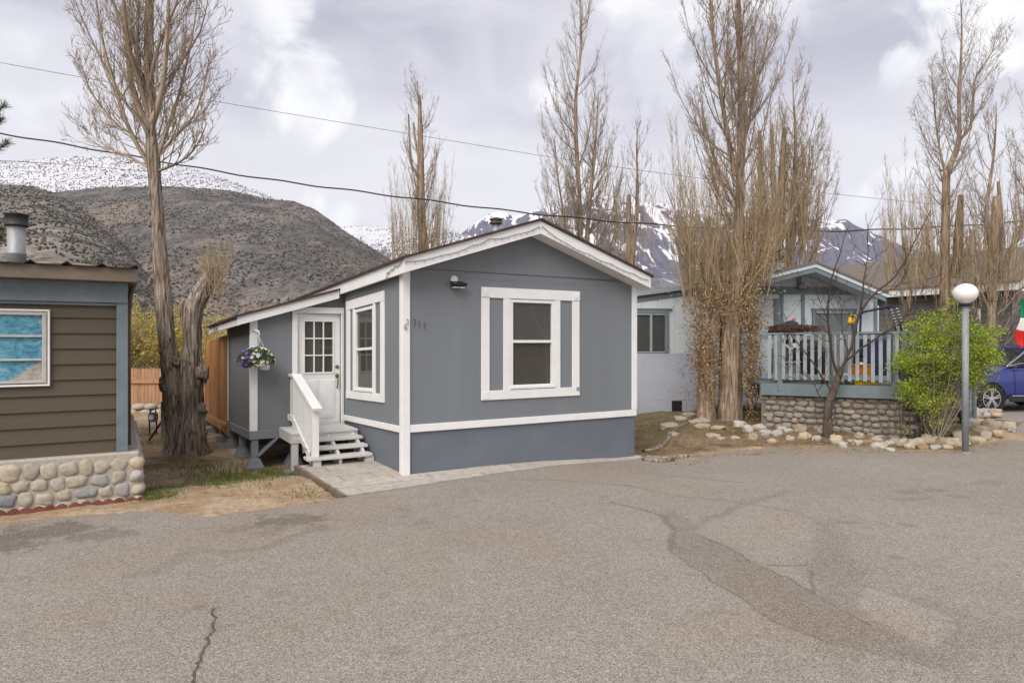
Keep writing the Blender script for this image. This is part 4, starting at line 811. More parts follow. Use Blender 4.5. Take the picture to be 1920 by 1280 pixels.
def left_tree():
    Y = 12.7; rnd = random.Random(11); base = P(350, 848, Y)
    t = empty('poplar_tree', base, 0, 'huge bare poplar with twin gnarled trunks beside the orange cedar screen', 'tree'); off = lambda v: v - np.array(base)
    s1 = [(341,857),(338,812),(332,762),(326,706),(314,642),(309,580),(303,520),(299,460),(294,400),(290,340),(287,300),(282,240),(279,170),(279,90),(281,0),(282,-110),(280,-230)]
    p1 = pathpts(s1, Y); r1 = [.28,.245,.225,.19,.14,.135,.128,.12,.108,.105,.115,.09,.085,.08,.065,.045,.015]
    mb = trunk_mb(p1, r1, 72, .035, .26, .12, 1, flare=.25)
    p2 = pathpts([(361,857,-.1),(360,812,-.1),(358,762,-.1),(358,706,-.08),(361,642,0),(361,592,0),(373,555,.05),(391,526,.1),(404,503,.1)], Y); trunk_mb(p2, [.27,.235,.21,.195,.155,.16,.155,.14,.10], 72, .035, .28, .18, 5, mb, .22)
    trunk_mb(pathpts([(350,610),(345,575),(348,560)], Y), [.10,.08,.05], 16, .04, .2, .2, 8, mb)
    for (x, y, r_) in ((312,722,.13),(360,705,.15),(375,768,.14),(330,680,.10),(378,700,.12),(306,660,.07),(352,740,.12),(372,815,.15),(318,775,.10)): mb.blob(P(x, y, Y-.10), (r_*.95, r_*.75, r_*1.3), x, .5, 3, fl=2.8)
    mb.build('trunk', m_bark, t, True, xf=off)
    out = []; L = lambda tt: 1.0 + 1.1*math.sin(math.pi*min(1, max(0, (tt-.60)/.42)))
    c = dict(CFG); c['n'] = [6.5,8.0,8.5]; c['rmin'] = .0046
    for (sp, r_, Lr) in (([(290,325),(262,280),(235,225),(215,160),(195,90),(180,0),(172,-60)], .05, 1), ([(286,268),(262,205),(245,150),(238,70),(230,-20),(228,-90)], .075, 1), ([(283,230),(263,160),(245,100),(236,40),(225,-60)], .06, 1),
                      ([(284,232),(294,208),(305,160),(312,90),(316,10),(318,-80)], .075, 1), ([(290,312),(316,235),(335,180),(352,110),(365,40),(372,-30)], .04, 1), ([(292,322),(322,311),(350,295),(372,268),(388,230)], .035, 1), ([(288,322),(255,300),(215,282),(180,262),(158,235)], .035, 1), ([(285,290),(262,262),(225,238),(190,200),(165,160),(150,110)], .035, 1),
                      ([(280,190),(262,130),(258,60),(262,-40)], .06, 1), ([(290,300),(328,257),(362,220),(380,170),(392,110)], .03, 1), ([(280,160),(299,80),(330,10),(345,-70)], .04, 1), ([(282,130),(240,60),(205,-10),(190,-80)], .04, 1), ([(290,260),(240,200),(200,130),(165,60),(140,0)], .035, 1), ([(281,214),(338,120),(375,60),(390,0)], .03, 1)):
        dep = rnd.uniform(-.9, .9); pp = [P(x, y, Y + dep*k/(len(sp)-1)) for k, (x, y) in enumerate(sp)]; pr = [r_*(1-.8*k/(len(sp)-1)) for k in range(len(sp))]
        pp2, pr2 = catmull(pp, pr, .25); out.append((pp2, pr2)); limbs(rnd, pp2, pr2, 17, .12, .98, 1, lambda q: 1.25-.6*q, c, out, .4, (22,48))
    limbs(rnd, p1[9:], r1[9:], 46, .05, .95, 1, lambda q: 1.45-.5*q, c, out, .22, (36,62))
    tw = [q for q in out]
    twigs_mb(tw, 4).build('crown', m_twig, t, False, xf=off)
    sh_ = []
    for _ in range(130):
        x = rnd.uniform(382,418); p = P(x, rnd.uniform(500,560), Y + rnd.uniform(-.12,.2)); d = Vector((rnd.gauss((x-400)*.012,.28), rnd.gauss(0,.3), 1)).normalized(); grow(rnd, p, d, rnd.uniform(.3,.85), .006, 2, dict(CFG, n=[0,0,3]), sh_)
    twigs_mb(sh_, 3).build('sprouts', m_shoot, t, False, xf=off)
    kn = MB()
    for x, y in ((277,395),(276,420),(279,482),(275,530)): kn.blob(P(x+5, y, Y-.05), (.035,.04,.09), x+y, .5, 2)
    kn.build('branch_stub', m_bark, t, True, xf=off)
left_tree()

def poplar(name, lab, Y, stems, rads, crown, seed, bark=m_bark2, tw=m_twig2, cfg=None, suck=None, stubs=(), group='bare poplars behind the homes', lead=None):
    """stems: pixel paths at depth Y; crown: (limbs per stem, t0, len0, len1)"""
    rnd = random.Random(seed); c = dict(POP, **(cfg or {})); b0 = pathpts(stems[0], Y)[0]
    gz = float(base_z(np.array(b0.x), np.array(b0.y))); base = Vector((b0.x, b0.y, gz)); t = empty(name, base, 0, lab, 'tree', group); off = lambda v: v-np.array(base)
    mb = MB(); out = []
    for si, (s, r) in enumerate(zip(stems, rads)):
        pp = pathpts(s, Y); rr = list(r)
        if si == 0 and pp[0].z > gz: pp = [Vector((pp[0].x, pp[0].y, gz-.1))] + pp; rr = [rr[0]*1.15] + rr
        trunk_mb(pp, rr, 40 if rr[0] > .2 else 18, .05 if rr[0] > .2 else .12, .26 if rr[0] > .2 else .16, .10, seed+si, mb, .12 if rr[0] > .2 else 0); pp2, rr2 = catmull(pp, rr, .3)
        n_, t0, l0, l1 = crown[si % len(crown)]
        if n_: limbs(rnd, pp2, rr2, n_, t0, .985, 1, lambda q, l0=l0, l1=l1, t0=t0: l0 + (l1-l0)*max(0,(q-t0))/(1-t0), c, out, .42, (34,62))
    for s, r in stubs: trunk_mb(pathpts(s, Y), [r*(1.3-.62*(i_/(len(s)-1))**1.5) for i_ in range(len(s))], 16, .10, .16, .15, seed+len(s)+int(s[0][0]), mb)
    mb.build('trunk', bark, t, True, xf=off)
    if out: twigs_mb(out, 3).build('crown', tw, t, False, xf=off)
    if suck:
        so = []
        for (n_, x0, x1, ya, yb, h0, h1, lean, dj, *uu) in suck:
            uu = uu[0] if uu else .10
            for _ in range(n_):
                x = rnd.uniform(x0, x1); y = rnd.uniform(ya, yb); p = P(x, y, Y + rnd.gauss(0, dj)); mid = (x0+x1)/2; hw = max(1, (x1-x0)/2)
                d = Vector((lean*(x-mid)/hw + rnd.gauss(0,.06), rnd.gauss(0,.10), 1)).normalized(); grow(rnd, p, d, rnd.uniform(h0,h1), rnd.uniform(.006,.011), 1, dict(c, up=[.16,uu,.10,.06], wig=[.05,.05,.09,.12], n=[0,6.0,4.0], len=[.4,.22,.4], ang=[(15,30),(14,34),(18,40)]), so)
        twigs_mb(so, 3).build('sucker_shoots', m_shoot, t, False, xf=off)
    return t, base, rnd
poplar('poplar_tree', 'bare poplar with a broken dead top above the grey roof', 20, [[(795,560),(794,470),(790,400),(789,320),(788,250),(787,200),(786,178)]], [[.17,.15,.13,.10,.075,.05,.035]], [(56,.12,3.0,.8)], 21,
       stubs=[([(790,335),(772,310),(768,260),(766,215)],.03), ([(786,300),(779,265),(775,230)],.03), ([(787,205),(784,180),(783,152)],.018)], suck=[(110,732,830,470,520,.9,3.4,.10,.4)])
poplar('poplar_tree', 'tall slender bare poplar rising behind the right roof slope', 22, [[(1088,560),(1088,440),(1086,360),(1081,280),(1080,180),(1089,90),(1088,0),(1090,-60)], [(1100,480),(1104,400),(1112,320),(1118,240),(1122,170)], [(1062,470),(1056,400),(1046,330),(1040,260)]], [[.10,.085,.075,.065,.055,.042,.028,.008], [.075,.065,.05,.035,.01], [.04,.035,.025,.008]], [(58,.18,4.2,1.0),(34,.08,2.9,.8),(26,.08,2.5,.7)], 22,
       suck=[(60,1040,1160,440,500,1,3,.1,.4)])
poplar('poplar_tree', 'sawn-off poplar stump with a thin leader beside its cut top', 21, [[(1186,560),(1186,480),(1192,420),(1195,350),(1194,290),(1195,245)]], [[.09,.08,.06,.045,.03,.008]], [(44,.1,2.4,.7)], 23, stubs=[([(1180,560),(1180,470),(1179,420),(1179,366)],.085)], suck=[(60,1155,1225,430,520,.8,2.2,.1,.4)])

# the big clump right of the grey home
def clump():
    Y = 14.7
    t, base, rnd = poplar('poplar_tree', 'tan poplar clump with two thick trunks, straw suckers and tangled dead leaves', Y,
        [[(1369,806),(1369,740),(1369,660),(1371,600),(1380,520),(1386,420),(1389,300),(1391,200),(1388,100),(1384,0),(1383,-90)], [(1324,802),(1323,740),(1326,660),(1343,600),(1362,520),(1372,440)], [(1378,330),(1366,260),(1352,180),(1340,90),(1332,0),(1330,-60)], [(1380,560),(1395,480),(1420,430),(1438,380)], [(1384,300),(1404,230),(1412,150),(1418,60)]],
        [[.27,.235,.225,.215,.15,.10,.08,.07,.06,.045,.02], [.205,.18,.165,.13,.09,.06], [.06,.052,.045,.036,.026,.01], [.09,.075,.06,.045], [.035,.03,.02,.008]],
        [(48,.40,3.6,1.1),(0,0,0,0),(30,.05,2.8,.9),(12,.3,1.4,.5),(22,.05,2.2,.8)], 31, bark=m_bark2, tw=m_twig, 
        suck=[(170,1335,1398,550,605,1.0,3.4,.52,.15,.03),(70,1345,1390,540,600,.8,2.2,1.0,.2,.05),(90,1280,1335,500,590,1.0,3.8,.16,.3,.06),(70,1385,1440,450,560,.7,2.6,.2,.3,.06),(50,1312,1340,600,740,.3,.8,.35,.15,.03),(70,1395,1420,560,760,.3,1.0,.3,.15,.03)], group='bare poplars right of the grey home')
    off = lambda v: v-np.array(base); c = []
    for (n_, x, y, sx, sy) in ((2600,1360,566,38,17),(2200,1322,668,15,26),(2300,1409,690,9,52),(1100,1406,600,15,22),(900,1314,612,13,20),(300,1332,735,9,18),(900,1420,500,26,30)):
        for _ in range(n_): c.append(tuple(P(rnd.gauss(x, sx), rnd.gauss(y, sy), Y + rnd.gauss(-.05, .3))))
    lv = leaves_mb(c, np.array([rnd.uniform(.014,.034) for _ in c]), 5, .6)
    so = []
    for _ in range(280):
        x = rnd.choice((rnd.gauss(1322,26), rnd.gauss(1412,16), rnd.gauss(1365,45))); y = rnd.gauss(690, 55) if x < 1345 or x > 1392 else rnd.gauss(560,30)
        grow(rnd, P(x, y, Y + rnd.gauss(-.05,.3)), (rdir(rnd) + Vector((0,0,-.1))).normalized(), rnd.uniform(.2,.6), .0055, 2, dict(CFG, up=[0,0,-.02,.0], wig=[.1,.1,.3,.25], n=[0,0,4]), so)
    tw_ = twigs_mb(so, 3)
    for v_, q_ in zip(tw_.v, tw_.q): lv.addq(v_, q_ - q_.min())
    lv.build('dead_foliage', m_dead, t, False, xf=off)
clump()
poplar('poplar_tree', 'lopped poplar with three sawn stems and straw shoots behind the deck roof', 17.5, [[(1475,560),(1478,480),(1485,400),(1490,320),(1492,250),(1488,190),(1486,140)], [(1505,470),(1512,400),(1516,330),(1518,260)]], [[.10,.085,.06,.045,.034,.02,.006], [.045,.035,.025,.008]], [(44,.15,3.0,.8),(30,.08,2.2,.7)], 33, tw=m_twig, 
       stubs=[([(1440,470),(1428,360),(1424,246)],.065), ([(1455,470),(1450,350),(1447,232)],.055), ([(1462,470),(1466,330),(1471,240)],.075)], suck=[(190,1425,1535,430,530,.9,3.4,.10,.45),(130,1415,1500,250,470,.4,1.3,.35,.4,.06),(60,1418,1475,232,330,.3,.7,.5,.2,.08)], group='bare poplars right of the grey home')
poplar('poplar_tree', 'bare many-forked poplar behind the white globe lamp', 20, [[(1772,580),(1772,500),(1773,420),(1774,340),(1778,318),(1792,285),(1799,250),(1798,180),(1802,110),(1803,40),(1800,-20)], [(1799,262),(1818,240),(1824,200),(1828,150),(1852,110),(1866,90)], [(1774,340),(1764,290),(1756,240),(1750,180),(1746,140)]], [[.15,.13,.11,.10,.09,.075,.055,.045,.032,.02,.006], [.045,.04,.032,.025,.015,.006], [.035,.03,.024,.016,.006]], [(44,.32,2.6,1.0),(28,.08,1.8,.8),(30,.08,1.8,.8)], 34,
       cfg=dict(ang=[(30,55),(28,55),(30,60)]), stubs=[([(1790,520),(1797,440),(1802,366)],.11), ([(1745,500),(1740,455),(1735,420)],.05)], suck=[(190,1690,1860,470,590,.7,2.6,.14,.6),(90,1660,1740,460,560,.8,3.2,.10,.6),(60,1740,1840,470,560,.4,1.2,1.0,.5)], group='bare poplars right of the grey home')
poplar('poplar_tree', 'bare poplar with a sawn orange stub at the right edge', 19, [[(1860,560),(1862,480),(1850,420),(1852,370),(1862,300),(1867,240),(1868,190)], [(1875,500),(1895,470),(1915,430),(1935,380),(1945,300),(1945,220)]], [[.11,.09,.055,.045,.032,.02,.006], [.08,.07,.055,.045,.03,.012]], [(36,.18,2.4,.8),(34,.12,2.4,.9)], 35, stubs=[([(1866,520),(1867,440),(1868,368)],.14), ([(1880,470),(1876,400),(1872,340)],.05), ([(1824,480),(1822,430)],.08)],
       suck=[(170,1820,1930,440,590,.6,2.2,.25,.5),(60,1830,1920,500,580,.4,1.0,1.2,.5)], group='bare poplars right of the grey home')

def bare_shrub(lab, px, py, Y, w, h, n_, seed, m=m_shoot, leaf=None, name='bare_shrub', cat='shrub', group='bare shrubs behind the homes', lean=.5, hub=.5):
    rnd = random.Random(seed); b = P(px, py, Y); b.z = float(base_z(np.array(b.x), np.array(b.y))); t = empty(name, b, 0, lab, cat, group); so = []; ww = w/F*Y; hh = h/F*Y
    for _ in range(n_):
        x = rnd.uniform(-1,1); d = Vector((lean*x + rnd.gauss(0,.12), rnd.gauss(0,.3), 1)).normalized(); L = hh*rnd.uniform(.65,1.0)*(1-.45*x*x); grow(rnd, Vector((b.x+x*ww*.5*hub, b.y+rnd.gauss(0,ww*.12), b.z)), d, L, rnd.uniform(.008,.02), 1, dict(CFG, n=[0,4.5,5.0], up=[.1,.05,.08,.05], len=[.4,.42,.42]), so)
    off = lambda v: v-np.array(b); twigs_mb(so, 3).build('stems', m, t, False, xf=off)
    if leaf:
        c = cat_pts(so, rnd, leaf[0], 4, leaf[2]); leaves_mb(c, np.array([rnd.uniform(.6,1.2)*leaf[1] for _ in c]), seed, .5).build('foliage', leaf[3], t, False, xf=off)
    return t
yl = (9000, .045, .09, m_yleaf)
bare_shrub('yellow budding willow left of the twin trunks, over the fence', 265, 700, 22, 100, 190, 100, 51, leaf=yl, name='willow_shrub', group='yellow willows behind the fence')
bare_shrub('yellow budding willow showing between the twin trunks and the cedar screen', 340, 700, 23, 90, 170, 80, 52, leaf=yl, name='willow_shrub', group='yellow willows behind the fence')
bare_shrub('pale yellow willow low behind the cedar screen', 415, 700, 22, 90, 150, 80, 53, leaf=(6000,.045,.09,m_yleaf), name='willow_shrub', group='yellow willows behind the fence')
bare_shrub('grey bare shrub peeking over the porch roof', 450, 700, 26, 120, 200, 60, 54, m_twig)
bare_shrub('reddish bare shrub right of the brown roof stove pipe', 95, 640, 24, 120, 250, 70, 55, m_shoot)
bare_shrub('straw bare shrub beyond the right eave of the grey home', 1245, 660, 24, 90, 190, 80, 56)
bare_shrub('straw bare shrub between the blue gable and the dark house', 1690, 640, 21.5, 90, 190, 80, 57)
bare_shrub('straw bare shrub behind the tan clump', 1310, 640, 22, 110, 240, 90, 58)
bare_shrub('dim green bush low behind the back fence', 250, 720, 21, 60, 80, 60, 59, leaf=(900,.05,.08,m_need))

def fruit_tree():
    Y = 12.72; rnd = random.Random(77); base = P(1552, 812, Y); base.z = .1; t = empty('fruit_tree', base, 0, 'small dark bare fruit tree growing in front of the blue deck', 'tree'); off = lambda v: v-np.array(base)
    mb = trunk_mb([base-Vector((0,0,.05))] + pathpts([(1552,775),(1555,752),(1563,732),(1572,705),(1578,688)], Y), [.085,.072,.068,.066,.06,.055], 16, .05, .15, .12, 3, None, .15); mb.build('trunk', m_bark3, t, True, xf=off)
    out = []
    for sp, r in (([(1576,695),(1600,640),(1611,588),(1640,552),(1680,516),(1706,470),(1728,428),(1745,395)],.042), ([(1570,705),(1556,645),(1552,580),(1560,522),(1575,478),(1586,432)],.036), ([(1611,588),(1621,520),(1627,470),(1628,415)],.024), ([(1582,680),(1640,635),(1690,607),(1742,590),(1800,575),(1850,560)],.028),
                  ([(1560,738),(1531,690),(1502,652),(1480,622),(1470,590)],.026), ([(1553,760),(1535,738),(1524,716),(1500,690)],.018), ([(1640,552),(1668,545),(1700,520),(1698,490)],.014), ([(1590,660),(1577,600),(1590,540)],.014), ([(1552,600),(1535,560),(1520,520)],.012), ([(1690,607),(1720,560),(1740,520)],.010), ([(1502,652),(1490,655),(1465,640)],.010)):
        dp = rnd.uniform(-.8,-.05); pp = [P(x, y, Y + dp*k/(len(sp)-1)) for k, (x, y) in enumerate(sp)]; rr = [.74*r*(1-.8*k/(len(sp)-1)) for k in range(len(sp))]; p2, r2 = catmull(pp, rr, .12); p2 = [q + rdir(rnd)*.012 for q in p2]; out.append((p2, r2))
        limbs(rnd, p2, r2, 11, .2, .97, 1, lambda q: .7-.3*q, dict(CFG, n=[3,3.5,4], up=[.05,.05,.04,.03], rmin=.0045), out, .4, (30,65))
    twigs_mb(out, 5).build('crown', m_twigd, t, False, xf=off)
fruit_tree()

def green_shrub():
    Y = 12.35; rnd = random.Random(81); rs = np.random.RandomState(81); base = P(1748, 806, Y); base.z = .06; t = empty('green_shrub', base, 0, 'bright green leafy shrub in front of the deck corner', 'shrub'); off = lambda v: v-np.array(base); out = []; c = []
    lobes = [(1780,660,56,46),(1735,655,36,42),(1828,668,30,38),(1760,620,40,28),(1815,630,46,28),(1735,720,36,34),(1790,715,46,32),(1750,760,26,26),(1720,690,26,26),(1845,655,16,20),(1815,700,30,30),(1700,668,16,14),(1712,735,18,18)]
    for x, y, sx, sy in lobes:
        for _ in range(3):
            tx, ty = rnd.gauss(x, sx*.5), rnd.gauss(y, sy*.5); q = P(tx, ty, Y + rnd.gauss(0,.25)); b = base + Vector((rnd.gauss(0,.06), rnd.gauss(0,.06), 0)); md = b.lerp(q, .5) + Vector((rnd.gauss(0,.08), rnd.gauss(0,.08), .12)); p2, r2 = catmull([b, md, q], [.014,.010,.004], .12); out.append((p2, r2)); limbs(rnd, p2, r2, 8, .35, .98, 1, lambda z: .45, dict(CFG, n=[4,4,4], up=[.02,.02,.02,.02]), out, .5, (30,70))
        for _ in range(17):
            cx_, cy_, cd = rnd.gauss(x, sx*.62), rnd.gauss(y, sy*.62), rnd.gauss(0,.30); k = rnd.randrange(80, 190); sp = rnd.uniform(5, 12)
            for _ in range(k): c.append(tuple(P(rnd.gauss(cx_, sp*1.3), rnd.gauss(cy_, sp*.8), Y + cd + rnd.gauss(0,.08))))
    c2 = cat_pts(out, rnd, 1500, 4, .03); c = [q for q in c + c2 if q[2] > .2]
    twigs_mb(out, 3).build('stems', m_twig2, t, False, xf=off); leaves_mb(c, rs.uniform(.011,.025,len(c)), 3, .62, .5).build('foliage', m_leaf, t, False, xf=off)
    for (px, h) in ((1690,.62),(1707,.78)):
        s = empty('bare_sapling', P(px, 812, 12.25), 0, {1690: 'short thin reddish sapling at the deck corner', 1707: 'taller thin reddish sapling beside the green shrub'}[px], 'sapling'); s.location.z = .08; MB().tube([(0,0,0),(-.02,0,h*.5),(-.05,0,h)], [.012,.009,.005], 6).build('stem', m_twigd, s)
        l = [(rnd.gauss(0,.07), rnd.gauss(0,.06), rnd.uniform(.1,.3)) for _ in range(26)]; leaves_mb(l, .02, px, .6).build('foliage', m_leaf, s)
green_shrub()

def pine():
    Y = 13.5; rnd = random.Random(91); base = P(-170, 840, Y); base.z = -.1; t = empty('pine_tree', base, 0, 'dark green pine whose branch tips enter at the left edge', 'tree'); off = lambda v: v-np.array(base)
    mb = trunk_mb([base, P(-172,500,Y), P(-170,100,Y), P(-168,-60,Y)], [.22,.2,.14,.05], 16, .2, .15, .06, 4); mb.build('trunk', m_bark, t, True, xf=off); br = []; nd = []
    for sp in ([(-165,330),(-100,310),(-40,270),(2,225)], [(-165,340),(-90,320),(-20,290),(12,270)], [(-165,260),(-90,250),(-30,230),(6,200)], [(-165,470),(-90,450),(-40,440),(4,430)], [(-165,480),(-90,465),(-30,450),(2,445)], [(-165,200),(-100,190),(-40,170)], [(-165,130),(-110,110),(-60,90)], [(-165,400),(-220,380),(-280,370)], [(-165,300),(-230,280),(-300,250)], [(-165,180),(-220,160),(-270,140)]):
        p2, r2 = catmull([P(x, y, Y + rnd.uniform(-.2,.2)) for x, y in sp], [.03,.022,.015,.008][:len(sp)], .08); br.append((p2, r2)); n_ = len(p2)
        for i in range(n_//3, n_):
            d = (p2[min(i+1,n_-1)]-p2[i-1]).normalized()
            for _ in range(26):
                q = p2[i]; dd = (d*1.0 + rdir(rnd)*.95 + UP*.2).normalized(); nd.append(([q, q+dd*rnd.uniform(.10,.19)], [.0035,.002]))
    twigs_mb(br, 5).build('branches', m_twigd, t, False, xf=off); twigs_mb(nd, 3).build('needles', m_need, t, False, xf=off)
pine()

# ------------------------------------------------------------------ hanging basket
def basket():
    rnd = random.Random(15); b = loc2w(O, -1.62, 2.66); t = empty('hanging_basket', (b[0], b[1], 1.45), TH, 'white hanging basket of white and violet petunias on the porch corner', 'flower basket')
    MB().lathe([(.075,-.02),(.11,.10),(.125,.13),(.11,.125)], (.12,-.02,0), 24).build('pot', m_white, t, True)
    h = MB(); h.tube([(-.02,.25,.62),(.0,.1,.64),(.04,.0,.62),(.05,.0,.56),(.02,.01,.53)], .010, 8); h.build('hook', m_white, t, True)
    w = MB()
    for q in ((.02,-.02,.12),(.22,-.02,.12),(.12,.08,.12)): w.tube([(.04,0,.54), q], .004, 5)
    w.build('hanger_wire', m_white, t)
    def pt(sp=1.0):
        while True:
            x, y, z = rnd.uniform(-1,1), rnd.uniform(-1,1), rnd.uniform(-1,1)
            if .45 < x*x+y*y+z*z < 1: return (.0 + x*.31*sp, -.02 + y*.22*sp, .20 + z*.17*sp - .05*abs(x))
    leaves_mb([pt(.97) for _ in range(1500)], np.array([rnd.uniform(.014,.03) for _ in range(1500)]), 2, .6).build('leaves', m_pet, t)
    def flowers(n_, cond, m, name):
        k = 0
        while k < n_:
            p = pt(1.03)
            if p[1] > .10 or not cond(p): continue
            c = Vector((0,-.02,.18)); nrm = (Vector(p)-c + Vector((0,-.12,.05))).normalized(); x = nrm.orthogonal().normalized(); y = nrm.cross(x); r_ = rnd.uniform(.022,.034); vs = [tuple(Vector(p)-nrm*.012)]
            for j in range(10):
                a = j*.6283; rr = r_*(1 if j % 2 else .84); vs.append(tuple(Vector(p) + (x*math.cos(a)+y*math.sin(a))*rr + nrm*.004))
            mb = MB(); mb.add(vs, [(0, 1+j, 1+(j+1)%10) for j in range(10)]); mb.build(name, m, t); k += 1
    flowers(95, lambda p: p[0] > -.13 or rnd.random() < .25, m_fw, 'white_flower'); flowers(62, lambda p: p[0] < -.06 or rnd.random() < .12, m_fv, 'violet_flower')
basket()

# ------------------------------------------------------------------ cedar screen on its low deck, left of the porch
def cedar():
    t = empty('cedar_screen', (O[0], O[1], 0), TH, 'orange stained cedar screen on a low deck beside the porch', 'wooden screen'); a = -1.66; b0, b1 = 5.66, 9.7; n_ = 30
    m = MB(); rnd = random.Random(6)
    for i in range(n_):
        p0 = b0+(b1-b0)*i/n_; p1 = p0+(b1-b0)/n_-.006; zt = 2.03-.03*(p0-b0)+rnd.uniform(-.01,.01); z0 = .24-.035*(p0-b0); d = rnd.uniform(0,.012); m.prism([(p0,z0),(p1,z0),(p1,zt-.03),((p0+p1)/2,zt),(p0,zt-.03)], a-.02+d, a+.005+d, 'yz')
    m.build('boards', m_cedar, t)
    for z in (.45, 1.7): MB().box(a+.02, a+.06, b0, b1, z-.05, z+.05).build('rail', m_cedar, t)
    q = MB(); q.prism([(b0,.06),(b1,-.08),(b1,.04),(b0,.20)], a-.05, a-.01, 'yz'); q.build('deck_edge', m_cedar, t); MB().box(a+.0, A0-.1, b0, b1, -.02, .03).build('deck_floor', m_fence, t)
    for b in (6.6, 8.2, 9.5):
        MB().box(a-.04, a+.05, b-.05, b+.05, -.3, .05).build('post', m_cedar, t); MB().box(a-.14, a+.14, b-.14, b+.14, -.34, -.10, .02).build('pier_block', m_conc, t)
cedar()

# ------------------------------------------------------------------ brown home on the left
def cobbles(mb, x0, x1, z0, z1, y, rnd, s=.13, dep=.07, axis='x'):
    z = z0 + s*.30; row = 0
    while z < z1 - s*.25:
        x = x0 + rnd.uniform(.2,.9)*s*.5
        while x < x1 - s*.30:
            w = s*rnd.uniform(.42,.68); h = s*rnd.uniform(.38,.52); c = (x+w*.8, y, z+rnd.uniform(-.02,.02)); c = c if axis == 'x' else (y, x+w*.8, c[2])
            mb.blob(c, (w, dep, h) if axis == 'x' else (dep, w, h), rnd.randrange(1000), .16, 2); x += w*1.94
        z += s*.90; row += 1
def brown_home():
    B = G(268, 935); t = empty('brown_house', (B[0], B[1], 0), TH, 'brown clapboard home on a cobblestone base at the left edge', 'house'); L0 = -3.6
    # clapboards
    wm = MB(); n_ = 10; z0, z1 = .55, 2.36; hb = (z1-z0)/n_; win = (-2.02, -.93, 1.39, 2.265)
    for i in range(n_):
        a, b = z0+i*hb, z0+(i+1)*hb
        full = not (b > win[2] and a < win[3]); pcs = [(L0, -.27, a, b)] if full else [(L0, win[0], a, b), (win[1], -.27, a, b)] + ([(win[0], win[1], a, win[2])] if a < win[2] else []) + ([(win[0], win[1], win[3], b)] if b > win[3] else [])
        yo = lambda z_: .12 + .025*(z_-a)/hb
        for xa, xb, za, zb in pcs:
            wm.add([(xa,yo(za),za),(xb,yo(za),za),(xb,yo(zb),zb+.008),(xa,yo(zb),zb+.008),(xa,.17,za),(xb,.17,za),(xb,.17,zb),(xa,.17,zb)], [(0,1,2,3),(0,4,5,1),(4,7,6,5),(0,3,7,4),(1,5,6,2)])
    wm.build('wall', m_brownsid, t)
    MB().box(-.25, -.17, .2, 9, .5, 2.5).build('wall', m_brownsid, t); MB().box(L0, -.3, 8.9, 9, -.3, 2.5).build('wall', m_brownsid, t)
    MB().box(-.275, -.155, .075, .19, .555, 2.42, .004).build('corner_post', m_blue, t)
    MB().box(L0, -.157, .05, .19, 2.36, 2.60, .004).build('header_board', m_blue, t)
    MB().box(L0, -.279, .085, .119, 2.325, 2.358, .003).build('header_trim', m_blue, t)
    MB().box(L0, -.06, -.16, -.11, 2.60, 2.755, .004).build('fascia', m_brownfas, t); MB().box(-.11, -.06, -.109, 9, 2.60, 2.745, .004).build('fascia', m_brownfas, t)
    MB().box(L0, -.11, -.105, .05, 2.602, 2.63).build('soffit', m_brownfas, t)
    r = MB(); pr = [];
    for i in range(11):
        x = -.05-.335*i; pr += [(x,2.785),(x-.03,2.805),(x-.065,2.785),(x-.09,2.765),(x-.20,2.765),(x-.31,2.765)]
    pr = [(x, z) for x, z in pr]; vs = [(x, -.21, z) for x, z in pr] + [(x, 9.1, z+.1) for x, z in pr] + [(x, -.21, z-.012) for x, z in pr] + [(x, 9.1, z+.088) for x, z in pr]; k = len(pr)
    r.add(vs, [(i, i+1, k+i+1, k+i) for i in range(k-1)] + [(2*k+i, 3*k+i, 3*k+i+1, 2*k+i+1) for i in range(k-1)] + [(i, 2*k+i, 2*k+i+1, i+1) for i in range(k-1)]); r.build('roof', m_dkmetal, t)
    s = MB(); s.lathe([(.112,-.1),(.112,.22),(.116,.225),(.105,.24),(.105,.66)], (-1.445,2,2.86), 28); cp = s.build('stove_pipe', m_metal, t, True)
    s = MB(); s.lathe([(.136,.60),(.14,.615),(.134,.62),(.134,.74),(.146,.745),(.146,.765),(.02,.79)], (-1.445,2,2.86), 28); s.build('chimney_cap', m_dkmetal, cp, True)
    # window
    w = empty('window', (0,0,0)); w.parent = t; f = MB(); a, b, c, d = win
    for q in ((a,b,d-.022,d),(a,b,c,c+.022),(a,a+.022,c+.022,d-.022),(b-.022,b,c+.022,d-.022)): f.box(q[0], q[1], .085, .15, q[2], q[3], .005)
    f.build('window_frame', m_white, w); m_alum = m_balus
    f = MB(); a2, b2, c2, d2 = a+.04, b-.045, c+.035, d-.035
    for q in ((a2,b2,d2-.03,d2),(a2,b2,c2,c2+.03),(a2,a2+.03,c2+.03,d2-.03),(b2-.03,b2,c2+.03,d2-.03)): f.box(q[0], q[1], .10, .14, q[2], q[3], .004)
    for j in (1,2): f.box(a2+.03, b2-.03, .10, .14, c2+(d2-c2)*j/3-.012, c2+(d2-c2)*j/3+.012, .003)
    f.box(a2-.012, a2, .09, .15, c+.03, d-.03); f.box(b2, b2+.012, .09, .15, c+.03, d-.03); f.build('sash', paint('dull_aluminium_sash', (.50,.47,.44), .1, 8, .5, .3), w)
    MB().box(a2, b2, .118, .122, c2, d2).build('pane', glass_mat('thin_glass', (.02,.02,.02), .10), w)
    n = NT('blue_printed_cloth'); g = n.noise(9, 6, .65, (1,1,1.6), 1.2); g2 = n.noise(30, 5, .7, (1,1,1.5), .8); sp_ = n.N('ShaderNodeSeparateXYZ'); n.L(n.tc.outputs['Object'], sp_.inputs[0])
